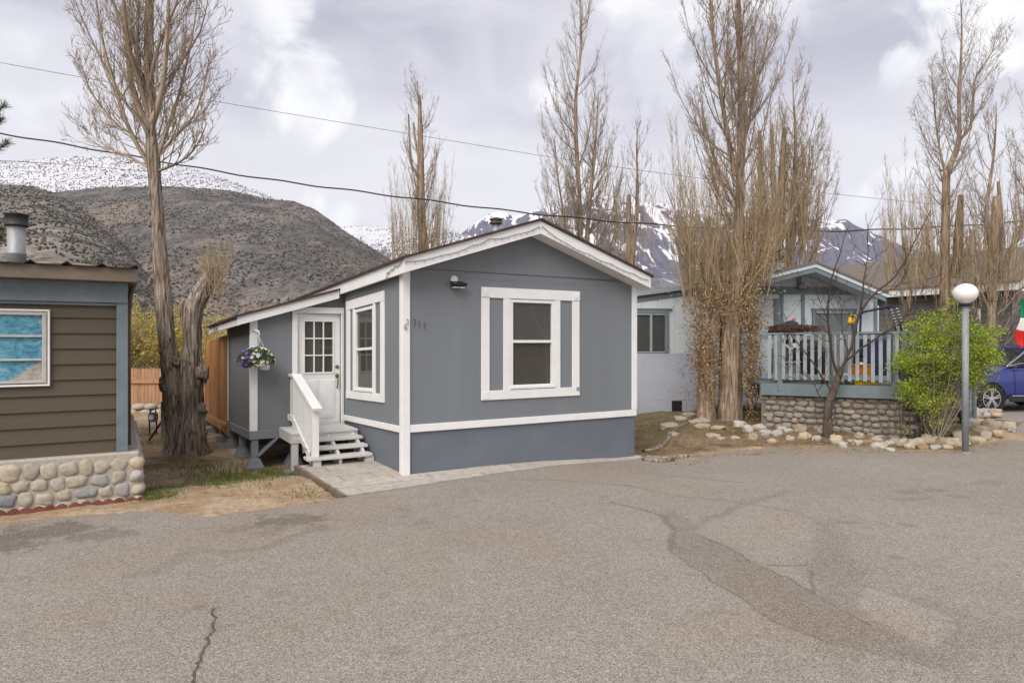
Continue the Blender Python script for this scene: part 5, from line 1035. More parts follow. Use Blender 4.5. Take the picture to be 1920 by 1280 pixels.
    cc = n.ramp(g, [(.28,(.05,.17,.28)), (.42,(.10,.34,.50)), (.58,(.20,.50,.62)), (.74,(.55,.72,.74))]); cc = n.mix(n.mr(g2, .62, .72), cc, (.62,.70,.66))
    msk = n.math('ADD', n.math('ADD', n.math('MULTIPLY', sp_.outputs[0], 1.23), n.math('MULTIPLY', sp_.outputs[2], -1.6)), n.math('MULTIPLY', g2, .35)); cc = n.mix(n.mr(msk, -3.80, -3.74), cc, n.ramp(g2, [(.3,(.30,.26,.22)), (.5,(.62,.56,.48)), (.7,(.70,.66,.58))])); mcl = n.fin(cc, .8, .15)
    q = MB(); vs = []
    for i in range(41):
        x = a2+(b2-a2)*i/40; o_ = .135+.006*math.sin(i*.9)
        for z in (c2, d2): vs.append((x, o_, z))
    q.add(vs, [(2*i,2*i+2,2*i+3,2*i+1) for i in range(40)]); q.build('curtain', mcl, w, True)
    # stone base
    rnd = random.Random(44); m = MB(); m.box(L0, -.03, .02, .35, -.45, .575, .02); m.box(-.35, -.03, .351, 4.5, -.45, .60, .02); st = m.build('stone_base', m_mortar, t)
    cb = MB(); rows = [(.0,.125),(.145,.13),(.29,.125),(.435,.12)]
    for r_, (zc, hh) in enumerate(((-.035,.098),(.125,.088),(.275,.088),(.435,.10))):
        x = -.13 - rnd.uniform(0,.05)
        while x > L0:
            wv = rnd.uniform(.07,.125)*(.8 if r_ == 3 else 1); cb.blob((x-wv, .035, zc+rnd.uniform(-.015,.015)), (wv*1.0, .042, hh*rnd.uniform(.78,1.0)), rnd.randrange(999), .24, 3, 0, 1.6, .78); x -= wv*2.0+.004
        cb.blob((-.06, .06, zc), (.08, .09, hh*.9), r_+50, .2, 3)
    cobbles(cb, .15, 4.4, -.2, .56, -.03, rnd, .16, .05, 'y'); cb.build('cobblestones', m_cobble, st, True)
    # scalloped edging pieces
    prev = None
    for i in range(7):
        x1 = .37-.56*i; e = MB(); pf = []
        nsc = 5
        for k in range(nsc*6+1): u_ = k/(nsc*6); pf.append((x1-.55+.545*u_, .035+.03*abs(math.sin(math.pi*nsc*u_))))
        e.prism([(x1-.55,-.1)] + [(x1-.005,-.1)] + pf[::-1], -.14, -.085); o_ = e.build('edging_block', m_red)
        yy = -.0 if i else .03; lab = ['end piece of red scalloped edging, tilted on the dirt past the stone corner', 'red scalloped edging block under the right corner of the stone base', 'third red scalloped edging block from the dirt end', 'fourth red scalloped edging block from the dirt end'][min(i,3)] if i < 4 else 'red scalloped edging block along the stone base near the left edge'
        w0 = loc2w(B, 0, yy); o_.location = (w0[0], w0[1], 0 if i else -.015); o_.rotation_euler = (0, R(2) if i == 0 else 0, TH); tag(o_, lab, 'edging block', 'red scalloped edging blocks')
    # gutter pipe at the side under the eave
    g = MB(); g.tube([(-.10,.3,2.58),(-.13,.32,2.45),(-.15,.34,2.2),(-.15,.34,.62)], .03, 8); g.build('downpipe', m_rust, t, True)
brown_home()

# ------------------------------------------------------------------ back yard: fence, stones, meter
def yard():
    Y = 19.7; fx0, fx1 = P(150,700,Y).x, P(420,700,Y).x; gz = -.12
    t = empty('board_fence', (0,Y,0), 0, 'pale cedar dog-ear fence closing the yard between the homes', 'fence'); m = MB(); n_ = 40; rnd = random.Random(3); w_ = (fx1-fx0)/n_
    zt = P(0,690,Y).z; zb = P(0,768,Y).z
    for i in range(n_):
        x = fx0+i*w_; dz = rnd.uniform(-.01,.01); m.prism([(x,zb),(x+w_-.008,zb),(x+w_-.008,zt-.04+dz),(x+w_-.04,zt+dz),(x+.03,zt+dz),(x,zt-.04+dz)], rnd.uniform(-.012,-.004), .02)
    m.build('boards', m_fence, t); MB().box(fx0, fx1, -.06, -.014, P(0,718,Y).z, P(0,711,Y).z).build('rail', m_fence, t); MB().box(fx0, fx1, -.06, -.014, P(0,774,Y).z, P(0,766,Y).z+.02).build('rail', m_fence, t)
    for px in (200,300,400): x = P(px,0,Y).x; MB().box(x-.05, x+.05, .021, .12, gz-.1, zt-.08).build('post', m_fence, t)
    s = MB(); rnd = random.Random(8); x = fx0
    while x < fx1: w_ = rnd.uniform(.14,.26); s.blob((x+w_, Y-.25, gz+.10), (w_,.14,.11), rnd.randrange(99), .2, 2); s.blob((x+w_*.6, Y-.42, gz-.06), (w_*.9,.14,.10), rnd.randrange(99), .2, 2); x += w_*1.9
    tag(s.build('stone_wall', m_cobble, None, True), 'low row of pale stones along the foot of the back fence', 'stone wall')
    gp = P(310, 800, 14.5); g0 = float(base_z(np.array(gp.x), np.array(gp.y)))
    q = MB(); q.box(gp.x-.075, gp.x+.075, gp.y-.06, gp.y+.06, g0-.05, P(0,752,14.5).z, .01); tag(q.build('green_post', m_gpost), 'short sage green post left of the twin trunks', 'post')
    mp_ = P(287, 781, 15.2); t = empty('gas_meter', (mp_.x, mp_.y, 0), 0, 'grey gas meter on two pipes near the back fence', 'gas meter'); zc = mp_.z
    b = MB(); b.box(-.10,.10,-.07,.07,zc-.12,zc+.10,.04); b.build('meter_box', m_meter, t); g0 = float(base_z(np.array(mp_.x), np.array(mp_.y)))
    for s_ in (-.08,.08): MB().tube([(s_,0,g0-.05),(s_,0,zc-.10)], .018, 8).build('pipe', m_dkmetal, t)
    MB().tube([(-.06,0,zc+.1),(-.06,0,zc+.17),(.06,0,zc+.17),(.06,0,zc+.1)], .02, 8).build('pipe', m_meter, t); MB().tube([(0,-.07,zc),(0,-.09,zc)], .06, 16).build('dial', m_white, t)
    p, q2 = P(279,826,14.2), P(305,787,14.6); m = MB(); m.tube([p, q2], .022, 8); tag(m.build('black_strut', m_black), 'slanting black pipe strut leaning on the green post', 'strut')
    # old stump end beside meter
yard()

# grass tufts and weeds
def grass():
    rs = np.random.RandomState(4); vs = []; patches = [(470,885,.5,700),(420,880,.35,420),(395,868,.3,260),(440,905,.25,200),(540,885,.3,260),(285,905,.25,420),(290,930,.2,380),(280,872,.2,200),(262,828,.3,260),(405,906,.06,70),(300,935,.14,200),(272,812,.2,120),(288,800,.25,160),(430,893,.4,400),(510,880,.35,350),(360,870,.3,120),(330,900,.3,80),(500,905,.3,60),(560,930,.2,60),(600,918,.2,70),(500,932,.3,30),(1540,812,.3,90),(1650,812,.5,160),(1720,822,.3,140),(1480,815,.3,60),(1240,800,.6,260),(1280,790,.5,200),(1800,790,.3,70)]
    for px, py, r_, n_ in patches:
        c = G(px, py, -.18 if px < 560 and py < 900 else (0 if px < 1000 else .08))
        for _ in range(n_):
            x, y = c[0]+rs.normal()*r_, c[1]+rs.normal()*r_*.8; z = float(base_z(np.array(x), np.array(y))); h = rs.uniform(.02,.085)*(1 if px < 1000 else .6); a = rs.uniform(0,6.28); w = rs.uniform(.003,.007); lx, ly = rs.normal()*h*.5, rs.normal()*h*.5
            A_, B_ = HA(np.array(x), np.array(y))
            if A_ > -1.2 and -1 < B_ < 1.5 and px < 700: continue
            vs += [(x-math.cos(a)*w, y-math.sin(a)*w, z-.01), (x+math.cos(a)*w, y+math.sin(a)*w, z-.01), (x+lx+math.cos(a)*w*.3, y+ly+math.sin(a)*w*.3, z+h), (x+lx-math.cos(a)*w*.3, y+ly-math.sin(a)*w*.3, z+h)]
    tag(MB().addq(np.array(vs), np.arange(len(vs)).reshape(-1,4)).build('grass', m_grass), kind='stuff')
    # fallen litter of leaves and chips, right bed and yard
    c = []
    for _ in range(9000):
        px = rs.uniform(1200,1890); py = rs.uniform(812,862) if px < 1330 else (rs.uniform(806,846)); g_ = G(px, py, .03); c.append((g_[0], g_[1], float(base_z(np.array(g_[0]), np.array(g_[1])))+.012))
    for _ in range(900): px = rs.uniform(270,640); py = rs.uniform(855,960); g_ = G(px, py, -.1); c.append((g_[0], g_[1], float(base_z(np.array(g_[0]), np.array(g_[1])))+.012))
    c = [q for q in c if not (-1.3 < HA(q[0], q[1])[0] < 4.3 and -1 < HA(q[0], q[1])[1] < 1.6)]
    mb = leaves_mb(c, rs.uniform(.006,.028,len(c))*(1+1.2*(rs.rand(len(c)) > .9)), 8, .3, 0); mb.v = [np.concatenate([v[:,:2], (v[:,2:]-np.repeat(np.array(c)[:,2:],4,0))*.25+np.repeat(np.array(c)[:,2:],4,0)], 1) for v in mb.v]
    tag(mb.build('leaf_litter', m_dead), kind='stuff')
grass()

# ------------------------------------------------------------------ pale blue home on the right
TB = R(6); UB = np.array((math.cos(TB), math.sin(TB))); VB = np.array((-UB[1], UB[0]))
def BW(px, py, b, o):
    d = np.array(((px - CX) / F, 1.0)); q = np.array(o) + VB * b; t = q.dot(VB) / d.dot(VB); p = d * t - np.array(o); return p.dot(UB), CH - (py - CY) / F * t
def blue_home():
    f0 = -.80; pk = np.array((570/F*15.9, 15.9)); E1 = tuple(pk - VB*f0); E0 = (290/F*16.6, 16.6); t = empty('blue_white_house', (E1[0], E1[1], 0), TB, 'pale blue white home with slate trim behind the deck', 'house')
    dx = np.array(E0)-np.array(E1); oa, ob = dx.dot(UB), dx.dot(VB)
    a_pk, z_pk = BW(1530, 491, f0, E1); aR, zR = BW(1665, 548, f0, E1); aL, zL = BW(1436, 516, f0, E1); zL += .02
    sR = (z_pk-zR)/(aR-a_pk); sL = (z_pk-zL)/(a_pk-aL); aL = a_pk-2.6
    rz = lambda a: z_pk - (sR*(a-a_pk) if a > a_pk else sL*(a_pk-a))
    wl, wr = aL+.25, BW(1648, 600, 0, E1)[0]
    MB().prism([(wl,.3),(wr,.3),(wr,rz(wr)-.16),(a_pk,z_pk-.16),(wl,rz(wl)-.16)], 0, .12).build('wall', m_pale, t); MB().box(wl,wl+.12,.121,2.6,.3,rz(wl)-.3).build('wall', m_pale, t); MB().box(wr-.12,wr,.121,2.6,.3,rz(wr)-.2).build('wall', m_pale, t)
    for xe in (aL, aR):
        r = MB(); r.prism([(a_pk,z_pk-.03),(xe,rz(xe)-.03),(xe,rz(xe)+.02),(a_pk,z_pk+.02)], f0-.03, 2.7); r.build('roof', m_shingle, t)
        q = MB(); q.prism([(a_pk,z_pk-.125),(xe,rz(xe)-.125),(xe,rz(xe)-.031),(a_pk,z_pk-.031)], f0, f0+.04); q.build('fascia', m_pale, t)
        xi = a_pk+(xe-a_pk)*.98; q = MB(); q.prism([(a_pk,z_pk-.24),(xi,rz(xi)-.24),(xi,rz(xi)-.126),(a_pk,z_pk-.126)], f0+.02, f0+.06); q.build('fascia', m_blue, t)
        q = MB(); q.prism([(a_pk,z_pk-.15),(xi,rz(xi)-.15),(xi,rz(xi)-.14),(a_pk,z_pk-.14)], f0+.061, -.001); q.build('soffit', m_pale, t)
    bz0, bz1 = BW(1530,552,0,E1)[1], BW(1530,538,0,E1)[1]; MB().box(wl+.1,wr-.05,-.03,-.001,bz0,bz1,.003).build('trim_board', m_blue, t)
    for px in (1465, 1505, 1641): a = BW(px,600,0,E1)[0]; MB().box(a-.045,a+.045,-.028,-.001,.6,bz0-.002,.003).build('trim_board', m_blue, t)
    a = BW(1497,600,0,E1)[0]; MB().box(a-.05,a+.05,-.06,-.031,bz1+.02,rz(a)-.2,.003).build('trim_board', m_blue, t)
    (w0, wt), (w1, wb) = BW(1522,578,0,E1), BW(1604,625,0,E1); w = empty('window', (0,0,0)); w.parent = t
    MB().box(w0-.02,w1+.02,-.05,-.001,wt-.07,wt,.004).build('head_board', m_blue, w); MB().box(w0,w0+.08,-.05,-.001,1.2,wt-.071,.004).build('side_board', m_blue, w); MB().box(w1-.08,w1,-.05,-.001,1.2,wt-.071,.004).build('side_board', m_blue, w)
    MB().box(w0+.08,w1-.08,-.045,-.001,wt-.13,wt-.072,.003).build('sash', m_balus, w); vs = []
    for i in range(61):
        x = w0+.08+(w1-w0-.16)*i/60
        for z in (1.1,wt-.13): vs.append((x,-.012+.006*math.sin(i*1.3),z))
    q = MB(); q.add(vs,[(2*i,2*i+2,2*i+3,2*i+1) for i in range(60)]); q.build('curtain', paint('grey_blue_blind', (.27,.29,.28), .12, 6, .7, .2), w, True); MB().box(w0+.08,w1-.08,-.034,-.030,1.1,wt-.13).build('pane', glass_mat('porch_glass',(.02,.025,.025),.15), w)
    a, z = BW(1499, 538, 0, E1); q = MB(); q.lathe([(.03,0),(.10,.02),(.11,.06),(.08,.10),(.05,.16)], (a,-.14,z-.06), 16); q.build('porch_lamp', m_conc, t, True)
    a, z = BW(1455,560,0,E1); MB().box(a-.06,a+.06,-.05,-.001,1.0,z,.004).build('door_frame', m_blue, t)
    q = MB(); q.box(a_pk-.45,a_pk-.25,.2,.45,z_pk-.1,z_pk+.09,.01); q.build('roof_vent', m_balus, t)
    # side wing set back
    X = lambda a: a+oa; yb = ob; aj = BW(1425,520,0,E0)[0]; (t0, zt0), (t1, zt1) = BW(1191,552,0,E0), BW(1272,541,0,E0); zw = lambda a: zt0+(zt1-zt0)*(a-t0)/(t1-t0); L_ = t0-1.2
    MB().prism([(X(L_),.0),(X(aj),.0),(X(aj),zw(aj)-.02),(X(L_),zw(L_)-.02)], yb, yb+.12).build('wall', m_pale, t)
    MB().prism([(X(L_),zw(L_)-.19),(X(aj),zw(aj)-.19),(X(aj),zw(aj)-.03),(X(L_),zw(L_)-.03)], yb-.03, yb-.001).build('fascia', m_blue, t)
    MB().prism([(X(L_)-.1,zw(L_)-.06),(X(aj),zw(aj)-.06),(X(aj),zw(aj)+.05),(X(L_)-.1,zw(L_)+.05)], yb-.12, yb+1.5).build('roof', m_balus, t)
    zk, zb_ = BW(1230,661,0,E0)[1], BW(1230,750,0,E0)[1]; q = MB()
    for i in range(int((aj-L_)/.42)): a = L_+.1+i*.42; q.box(X(a), X(a)+.006, yb-.004, yb-.0005, zk+.01, zw(a)-.2)
    q.build('panel_seam', m_balus, t); vs = []; n_ = 200
    for i in range(n_+1):
        a = L_+(aj-L_)*i/n_; e_ = .02*abs(math.sin(i*.9))
        for z in (zb_,zk-e_): vs.append((X(a), yb-.03+.0006*math.sin(i*1.57), z))
    MB().add(vs, [(2*i,2*i+2,2*i+3,2*i+1) for i in range(n_)]).build('skirting', m_skirtp, t, True)
    MB().box(X(L_),X(aj),yb-.04,yb-.001,-.2,zb_-.004).build('foundation', m_skirtp, t)
    a, z = BW(1268,761,0,E0); q = MB(); q.box(X(a)-.13,X(a)+.13,yb-.05,yb-.041,z-.14,z+.14); q.build('vent_hole', m_black, t)
    w = empty('window', (0,0,0)); w.parent = t; a1, z1 = BW(1253,581,0,E0); z0 = BW(1253,661,0,E0)[1]; a0 = a1-1.45
    q = MB(); q.box(X(a0),X(a1),yb-.05,yb-.001,z1-.09,z1,.004); q.box(X(a1)-.10,X(a1),yb-.05,yb-.001,z0,z1-.09,.004); q.box(X(a0),X(a0)+.1,yb-.05,yb-.001,z0,z1-.09,.004); q.box(X(a0)-.03,X(a1)+.09,yb-.06,yb-.001,z1+.001,z1+.04,.004); q.build('window_frame', m_blue, w)
    q = MB(); q.box(X(a0)+.1,X(a1)-.1,yb-.04,yb-.001,z1-.13,z1-.09); q.box(X(a0)+.1,X(a1)-.1,yb-.04,yb-.001,z0,z0+.03)
    a = BW(1220,600,0,E0)[0]; q.box(X(a)-.03,X(a)+.03,yb-.042,yb-.001,z0+.03,z1-.13); q.build('sash', m_balus, w); vs = []
    for i in range(61):
        x = X(a0)+.1+(a1-a0-.2)*i/60
        for zz in (z0+.03,z1-.13): vs.append((x, yb-.008+.004*math.sin(i*1.6), zz))
    MB().add(vs,[(2*i,2*i+2,2*i+3,2*i+1) for i in range(60)]).build('curtain', paint('dim_green_grey_curtain', (.17,.18,.175), .12, 6, .8, .2), w, True); MB().box(X(a0)+.1,X(a1)-.1,yb-.022,yb-.018,z0+.03,z1-.13).build('pane', glass_mat('side_glass',(.02,.022,.022),.25), w)
blue_home()

# deck
A_ = np.array((5.12,13.6)); B_ = np.array((7.46,12.5)); C_ = B_ + U*1.75; D_ = np.array((9.6,17.4)); E_ = np.array((5.3,15.0))
def deck():
    t = empty('wooden_deck', (B_[0], B_[1], 0), 0, 'slate blue deck with pale railing on a cobblestone base', 'deck'); off = lambda v: v-np.array((B_[0],B_[1],0)); FZ = 1.05
    p3 = lambda p, z: (p[0], p[1], z); q = MB(); poly = [tuple(p) for p in (A_,B_,C_,D_,E_)]; q.prism(poly, FZ-.04, FZ, 'xy'); q.build('deck_floor', m_deckw, t, xf=off)
    ab = (B_-A_)/np.linalg.norm(B_-A_); nab = np.array((ab[1],-ab[0])); nbc = np.array((U[1],-U[0]))
    q = MB(); q.bar(p3(A_+nab*.02,.93), p3(B_+nab*.02,.93), .045, .24); q.build('rim_board', m_deckw, t, xf=off); q = MB(); q.bar(p3(B_+nbc*.02,.93), p3(C_+nbc*.02,.93), .045, .24); q.build('rim_board', m_deckw, t, xf=off)
    rnd = random.Random(2); L = np.linalg.norm(B_-A_)
    for (p, d, ln, no) in ((A_,ab,L,nab),(B_,U,1.7,nbc)):
        q = MB(); q.bar(p3(p+d*.02,2.055), p3(p+d*(ln-.02),2.075), .10, .04); q.build('handrail', m_deckw, t, xf=off); q = MB(); q.bar(p3(p+d*.02,1.20), p3(p+d*(ln-.02),1.20), .035, .09); q.build('bottom_rail', m_deckw, t, xf=off); q = MB(); q.bar(p3(p+d*.02,1.975), p3(p+d*(ln-.02),1.99), .035, .08); q.build('top_rail', m_deckw, t, xf=off)
        n_ = int(ln/.138)
        for i in range(n_):
            s_ = p + d*(.1+(ln-.2)*(i+.5)/n_) + no*.035; q = MB(); j = rnd.uniform(-.008,.008); q.bar(p3(s_,1.13+rnd.uniform(-.015,.015)), p3(s_+d*j,2.03), .032, .066, (d[0],d[1],0)); q.build('baluster', m_balus, t, xf=off)
    for p in (A_+ab*.35, A_+ab*(L*.52), B_-ab*.06, B_+U*.06-nbc*.06, B_-ab*.2, C_): q = MB(); q.box(p[0]-.05,p[0]+.05,p[1]-.05,p[1]+.05,.9,2.05,.004); q.build('post', m_deckw, t, xf=off)
    rn = random.Random(9); st = MB()
    def face(p, q_, inset, no):
        p = p-no*inset; q_ = q_-no*inset; st.bar(p3(p,.38), p3(q_,.38), .1, .96); return p, q_
    fa, fb = face(A_, B_, .14, nab), face(B_-nab*0, C_+U*.5, .14, nbc); sb = st.build('foundation', paint('shaded_mortar', (.19,.165,.135), .25, 9, .9, .1, 40, .006), t, xf=off); cb = MB()  # mortar colour darkened for the shade under the deck, like its cobbles
    for (p, q_), no in ((fa,nab),(fb,nbc)):
        d = (q_-p); ln = np.linalg.norm(d); d = d/ln; z = .0; ang = math.atan2(d[1], d[0])
        while z < .80:
            s_ = rn.uniform(0,.1)
            while s_ < ln:
                w_ = rn.uniform(.055,.115); h_ = rn.uniform(.045,.068)
                if z > .62: h_ *= .75
                c = p + d*(s_+w_) + no*.05; cb.blob((c[0],c[1],z+h_+rn.uniform(-.02,.02)), (w_*1.02,.045,h_*rn.uniform(.85,1.15)), rn.randrange(999), .28, 2, ang, 1.6, .82); s_ += w_*1.95+.008
            z += .118
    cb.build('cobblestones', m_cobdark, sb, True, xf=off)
    # stairs at the right end with sloping stringer
    s0 = C_ + U*.05
    S = empty('deck_stairs', (C_[0],C_[1],0), TH, 'slate blue stairs descending from the deck beside the green shrub', 'stairs')
    for yv in (-.05, -.95):
        q = MB(); q.prism([(0,1.05),(0,.70),(.55,-.05),(.80,-.05),(.80,.08),(.12,1.05)], yv+.9, yv+.94); q.build('stringer', m_deckw, S)
    for i in range(4): MB().box(.08+i*.17,.27+i*.17,-.01,.85,.80-i*.21-.04,.80-i*.21,.004).build('tread', m_deckw, S)
    MB().box(.66,.76,-.06,.04,-.02,1.10,.004).build('newel_post', m_deckw, S)
    for i in range(4): x = .12+i*.14; MB().box(x-.03,x+.03,-.05,-.02,.95-x*1.1,1.78-x*1.1).build('baluster', m_balus, S)
    r = MB(); r.bar((.03,-.035,1.85),(.74,-.035,1.06),.09,.04); r.build('handrail', m_deckw, S)
deck()

# things on the deck
def on_deck():
    FZ = 1.052; at = lambda px, Y: P(px, 640, Y)
    rnd = random.Random(4)
    p = at(1468,14.2); t = empty('trash_bag', (p.x,p.y,FZ), 0, 'heap of black bags rising above the deck rail by the tan tree', 'bags'); m = MB()
    m.blob((0,0,.35),(.33,.25,.42),3,.2,3); t1 = m.build('bag', m_bag, t, True); m = MB(); m.blob((.12,.05,1.04),(.36,.25,.24),5,.25,3); m.build('bag', m_bag, t, True)
    q = MB(); q.bar((-.28,-.2,.0),(-.28,-.2,.8),.04); q.build('leg', m_tote, t)
    b = at(1476,14.0); br = []
    tb = empty('dry_vine_bundle', (b.x,b.y,FZ+1.06), 0, 'bundle of dry reddish vines lying on the rail above black bags', 'vines')
    for _ in range(90):
        a = rnd.uniform(-.45,.4); br.append(([Vector((a,rnd.uniform(-.12,.12),rnd.uniform(-.02,.1))), Vector((a+rnd.uniform(.05,.25),rnd.uniform(-.15,.15),rnd.uniform(0,.16))), Vector((a+rnd.uniform(.2,.5),rnd.uniform(-.2,.2),rnd.uniform(-.05,.14)))],[.008,.007,.004]))
    twigs_mb(br,4).build('vines', twig_mat('reddish_vine',(.07,.035,.025),(.17,.10,.075)), tb)
    fl = MB(); fl.blob((.06,-.16,.24),(.035,.03,.025),3,.5,2); fl.blob((.09,-.16,.26),(.025,.03,.02),4,.5,2); tag(fl.build('red_flower', m_flower, None, True), 'small red flower on the dry vines at the deck rail', 'flower').location = (b.x,b.y,FZ+1.06)
    p = at(1478,14.0); t = empty('storage_tote', (p.x,p.y+.1,FZ), .2, 'grey plastic storage tote behind the left balusters', 'storage tote'); MB().box(-.26,.26,-.2,.2,0,.38,.03).build('tub', m_tote, t); MB().box(-.28,.28,-.22,.22,.381,.43,.015).build('lid', m_balus, t)
    p = at(1528,13.9); t = empty('covered_grill', (p.x,p.y+.25,FZ), .3, 'dark covered grill standing behind the middle balusters', 'grill'); m = MB(); m.box(-.33,.33,-.24,.24,.1,.72,.08); m.build('cover', m_bag, t); m = MB(); m.blob((0,0,.74),(.31,.22,.16),3,.1,3); m.build('lid', m_bag, t, True)
    for sx in (-.24,.24):
        for sy in (-.16,.16): MB().box(sx-.02,sx+.02,sy-.02,sy+.02,0,.12).build('leg', m_black, t)
    p = at(1546,13.45); t = empty('terracotta_pot', (p.x,p.y,FZ), 0, 'terracotta pot at the foot of the middle deck post', 'pot'); MB().lathe([(.07,0),(.10,.15),(.115,.15),(.115,.185),(.09,.185)],(0,0,0),20).build('pot', m_terra, t, True); MB().lathe([(.0,.15),(.09,.16)],(0,0,0),20).build('soil', m_soil, t)
    for px, lab in ((1576,'left of two white pots under the deck rail beside the fruit tree'),(1589,'right of two white pots under the deck rail beside the fruit tree')):
        p = at(px,13.12); t = empty('white_pot', (p.x,p.y,FZ), 0, lab, 'pot', 'small white pots on the deck'); MB().lathe([(.045,0),(.06,.08),(.068,.08),(.068,.10),(.05,.10)],(0,0,0),16).build('pot', m_conc, t, True); MB().lathe([(.0,.08),(.05,.085)],(0,0,0),16).build('soil', m_soil, t)
    p = at(1617,13.2); t = empty('orange_crate', (p.x,p.y+.05,FZ), -.3, 'orange plastic crate behind the deck balusters', 'crate'); m = MB(); w_, d_, h_ = .21,.16,.36
    m.box(-w_,w_,-d_,d_,.12,.15); m.box(-w_,w_,-d_,-d_+.02,.15,h_,.004); m.box(-w_,w_,d_-.02,d_,.15,h_,.004); m.box(-w_,-w_+.02,-d_+.02,d_-.02,.15,h_,.004); m.box(w_-.02,w_,-d_+.02,d_-.02,.15,h_,.004); m.build('crate_body', m_orange, t); MB().box(-w_-.015,w_+.015,-d_-.015,d_+.015,h_+.001,h_+.03,.006).build('rim', m_orange, t)
    p = at(1622,12.98); t = empty('yellow_tray', (p.x,p.y,FZ), -.3, 'yellow plastic tray lying low under the orange crate', 'tray'); m = MB(); m.add([(-.19,-.10,0),(.19,-.10,0),(.19,.10,0),(-.19,.10,0),(-.23,-.13,.10),(.23,-.13,.10),(.23,.13,.10),(-.23,.13,.10)],[(3,2,1,0),(0,1,5,4),(1,2,6,5),(2,3,7,6),(3,0,4,7)]); m.build('tray_body', m_yellow, t); MB().bar((-.23,-.13,.10),(.23,-.13,.10),.02).build('rim', m_yellow, t)
    # swing seat with navy canopy frame
    p = at(1645,14.3); t = empty('canopy_swing', (p.x,p.y,FZ), -.35, 'navy garden swing with a checked canopy frame at the deck corner', 'garden swing')
    z1 = P(0,580,14.3).z-FZ
    for sy in (-.3,.3):
        fr = MB(); fr.tube([(-.42,sy,0),(-.38,sy,z1*.55),(-.36,sy,z1-.12),(-.30,sy,z1-.06),(.2,sy,z1+.05),(.30,sy,z1+.02),(.36,sy,z1-.1),(.52,sy,0)], .022, 8); fr.build('frame', m_navy, t, True)
        cf = MB(); k_ = 18
        for i in range(k_):
            if i % 2: continue
            a = Vector((.31,sy-.03,z1+.01)).lerp(Vector((.47,sy-.03,z1-.55)), i/k_); b = Vector((.31,sy-.03,z1+.01)).lerp(Vector((.47,sy-.03,z1-.55)), (i+1)/k_); cf.bar(a, b, .05, .05)
        cf.build('canopy_check', m_balus, t)
    MB().bar((-.3,-.3,z1-.06),(-.3,.3,z1-.06),.04).build('crossbar', m_navy, t); MB().bar((.2,-.3,z1+.05),(.2,.3,z1+.05),.04).build('crossbar', m_navy, t)
    MB().box(-.36,.42,-.28,.28,.40,.50,.03).build('seat', m_navy, t); m = MB(); m.box(-.36,.42,.2,.30,.50,1.02,.04); m.build('backrest', m_navy, t); MB().box(-.3,.4,-.31,-.285,.05,.85,.01).build('cushion', m_navy, t)
    p = at(1597,14.0); t = empty('yellow_toy', (p.x,p.y,P(0,600,14.0).z), 0, 'yellow plastic scoop hanging in the fruit tree above the rail', 'toy'); m = MB(); m.blob((0,0,-.02),(.09,.06,.08),3,.25,3); m.build('scoop', m_yellow, t, True); MB().tube([(-.06,0,.04),(0,0,.12),(.09,0,.09),(.11,0,.0)],.014,8).build('handle', m_yellow, t, True)
on_deck()

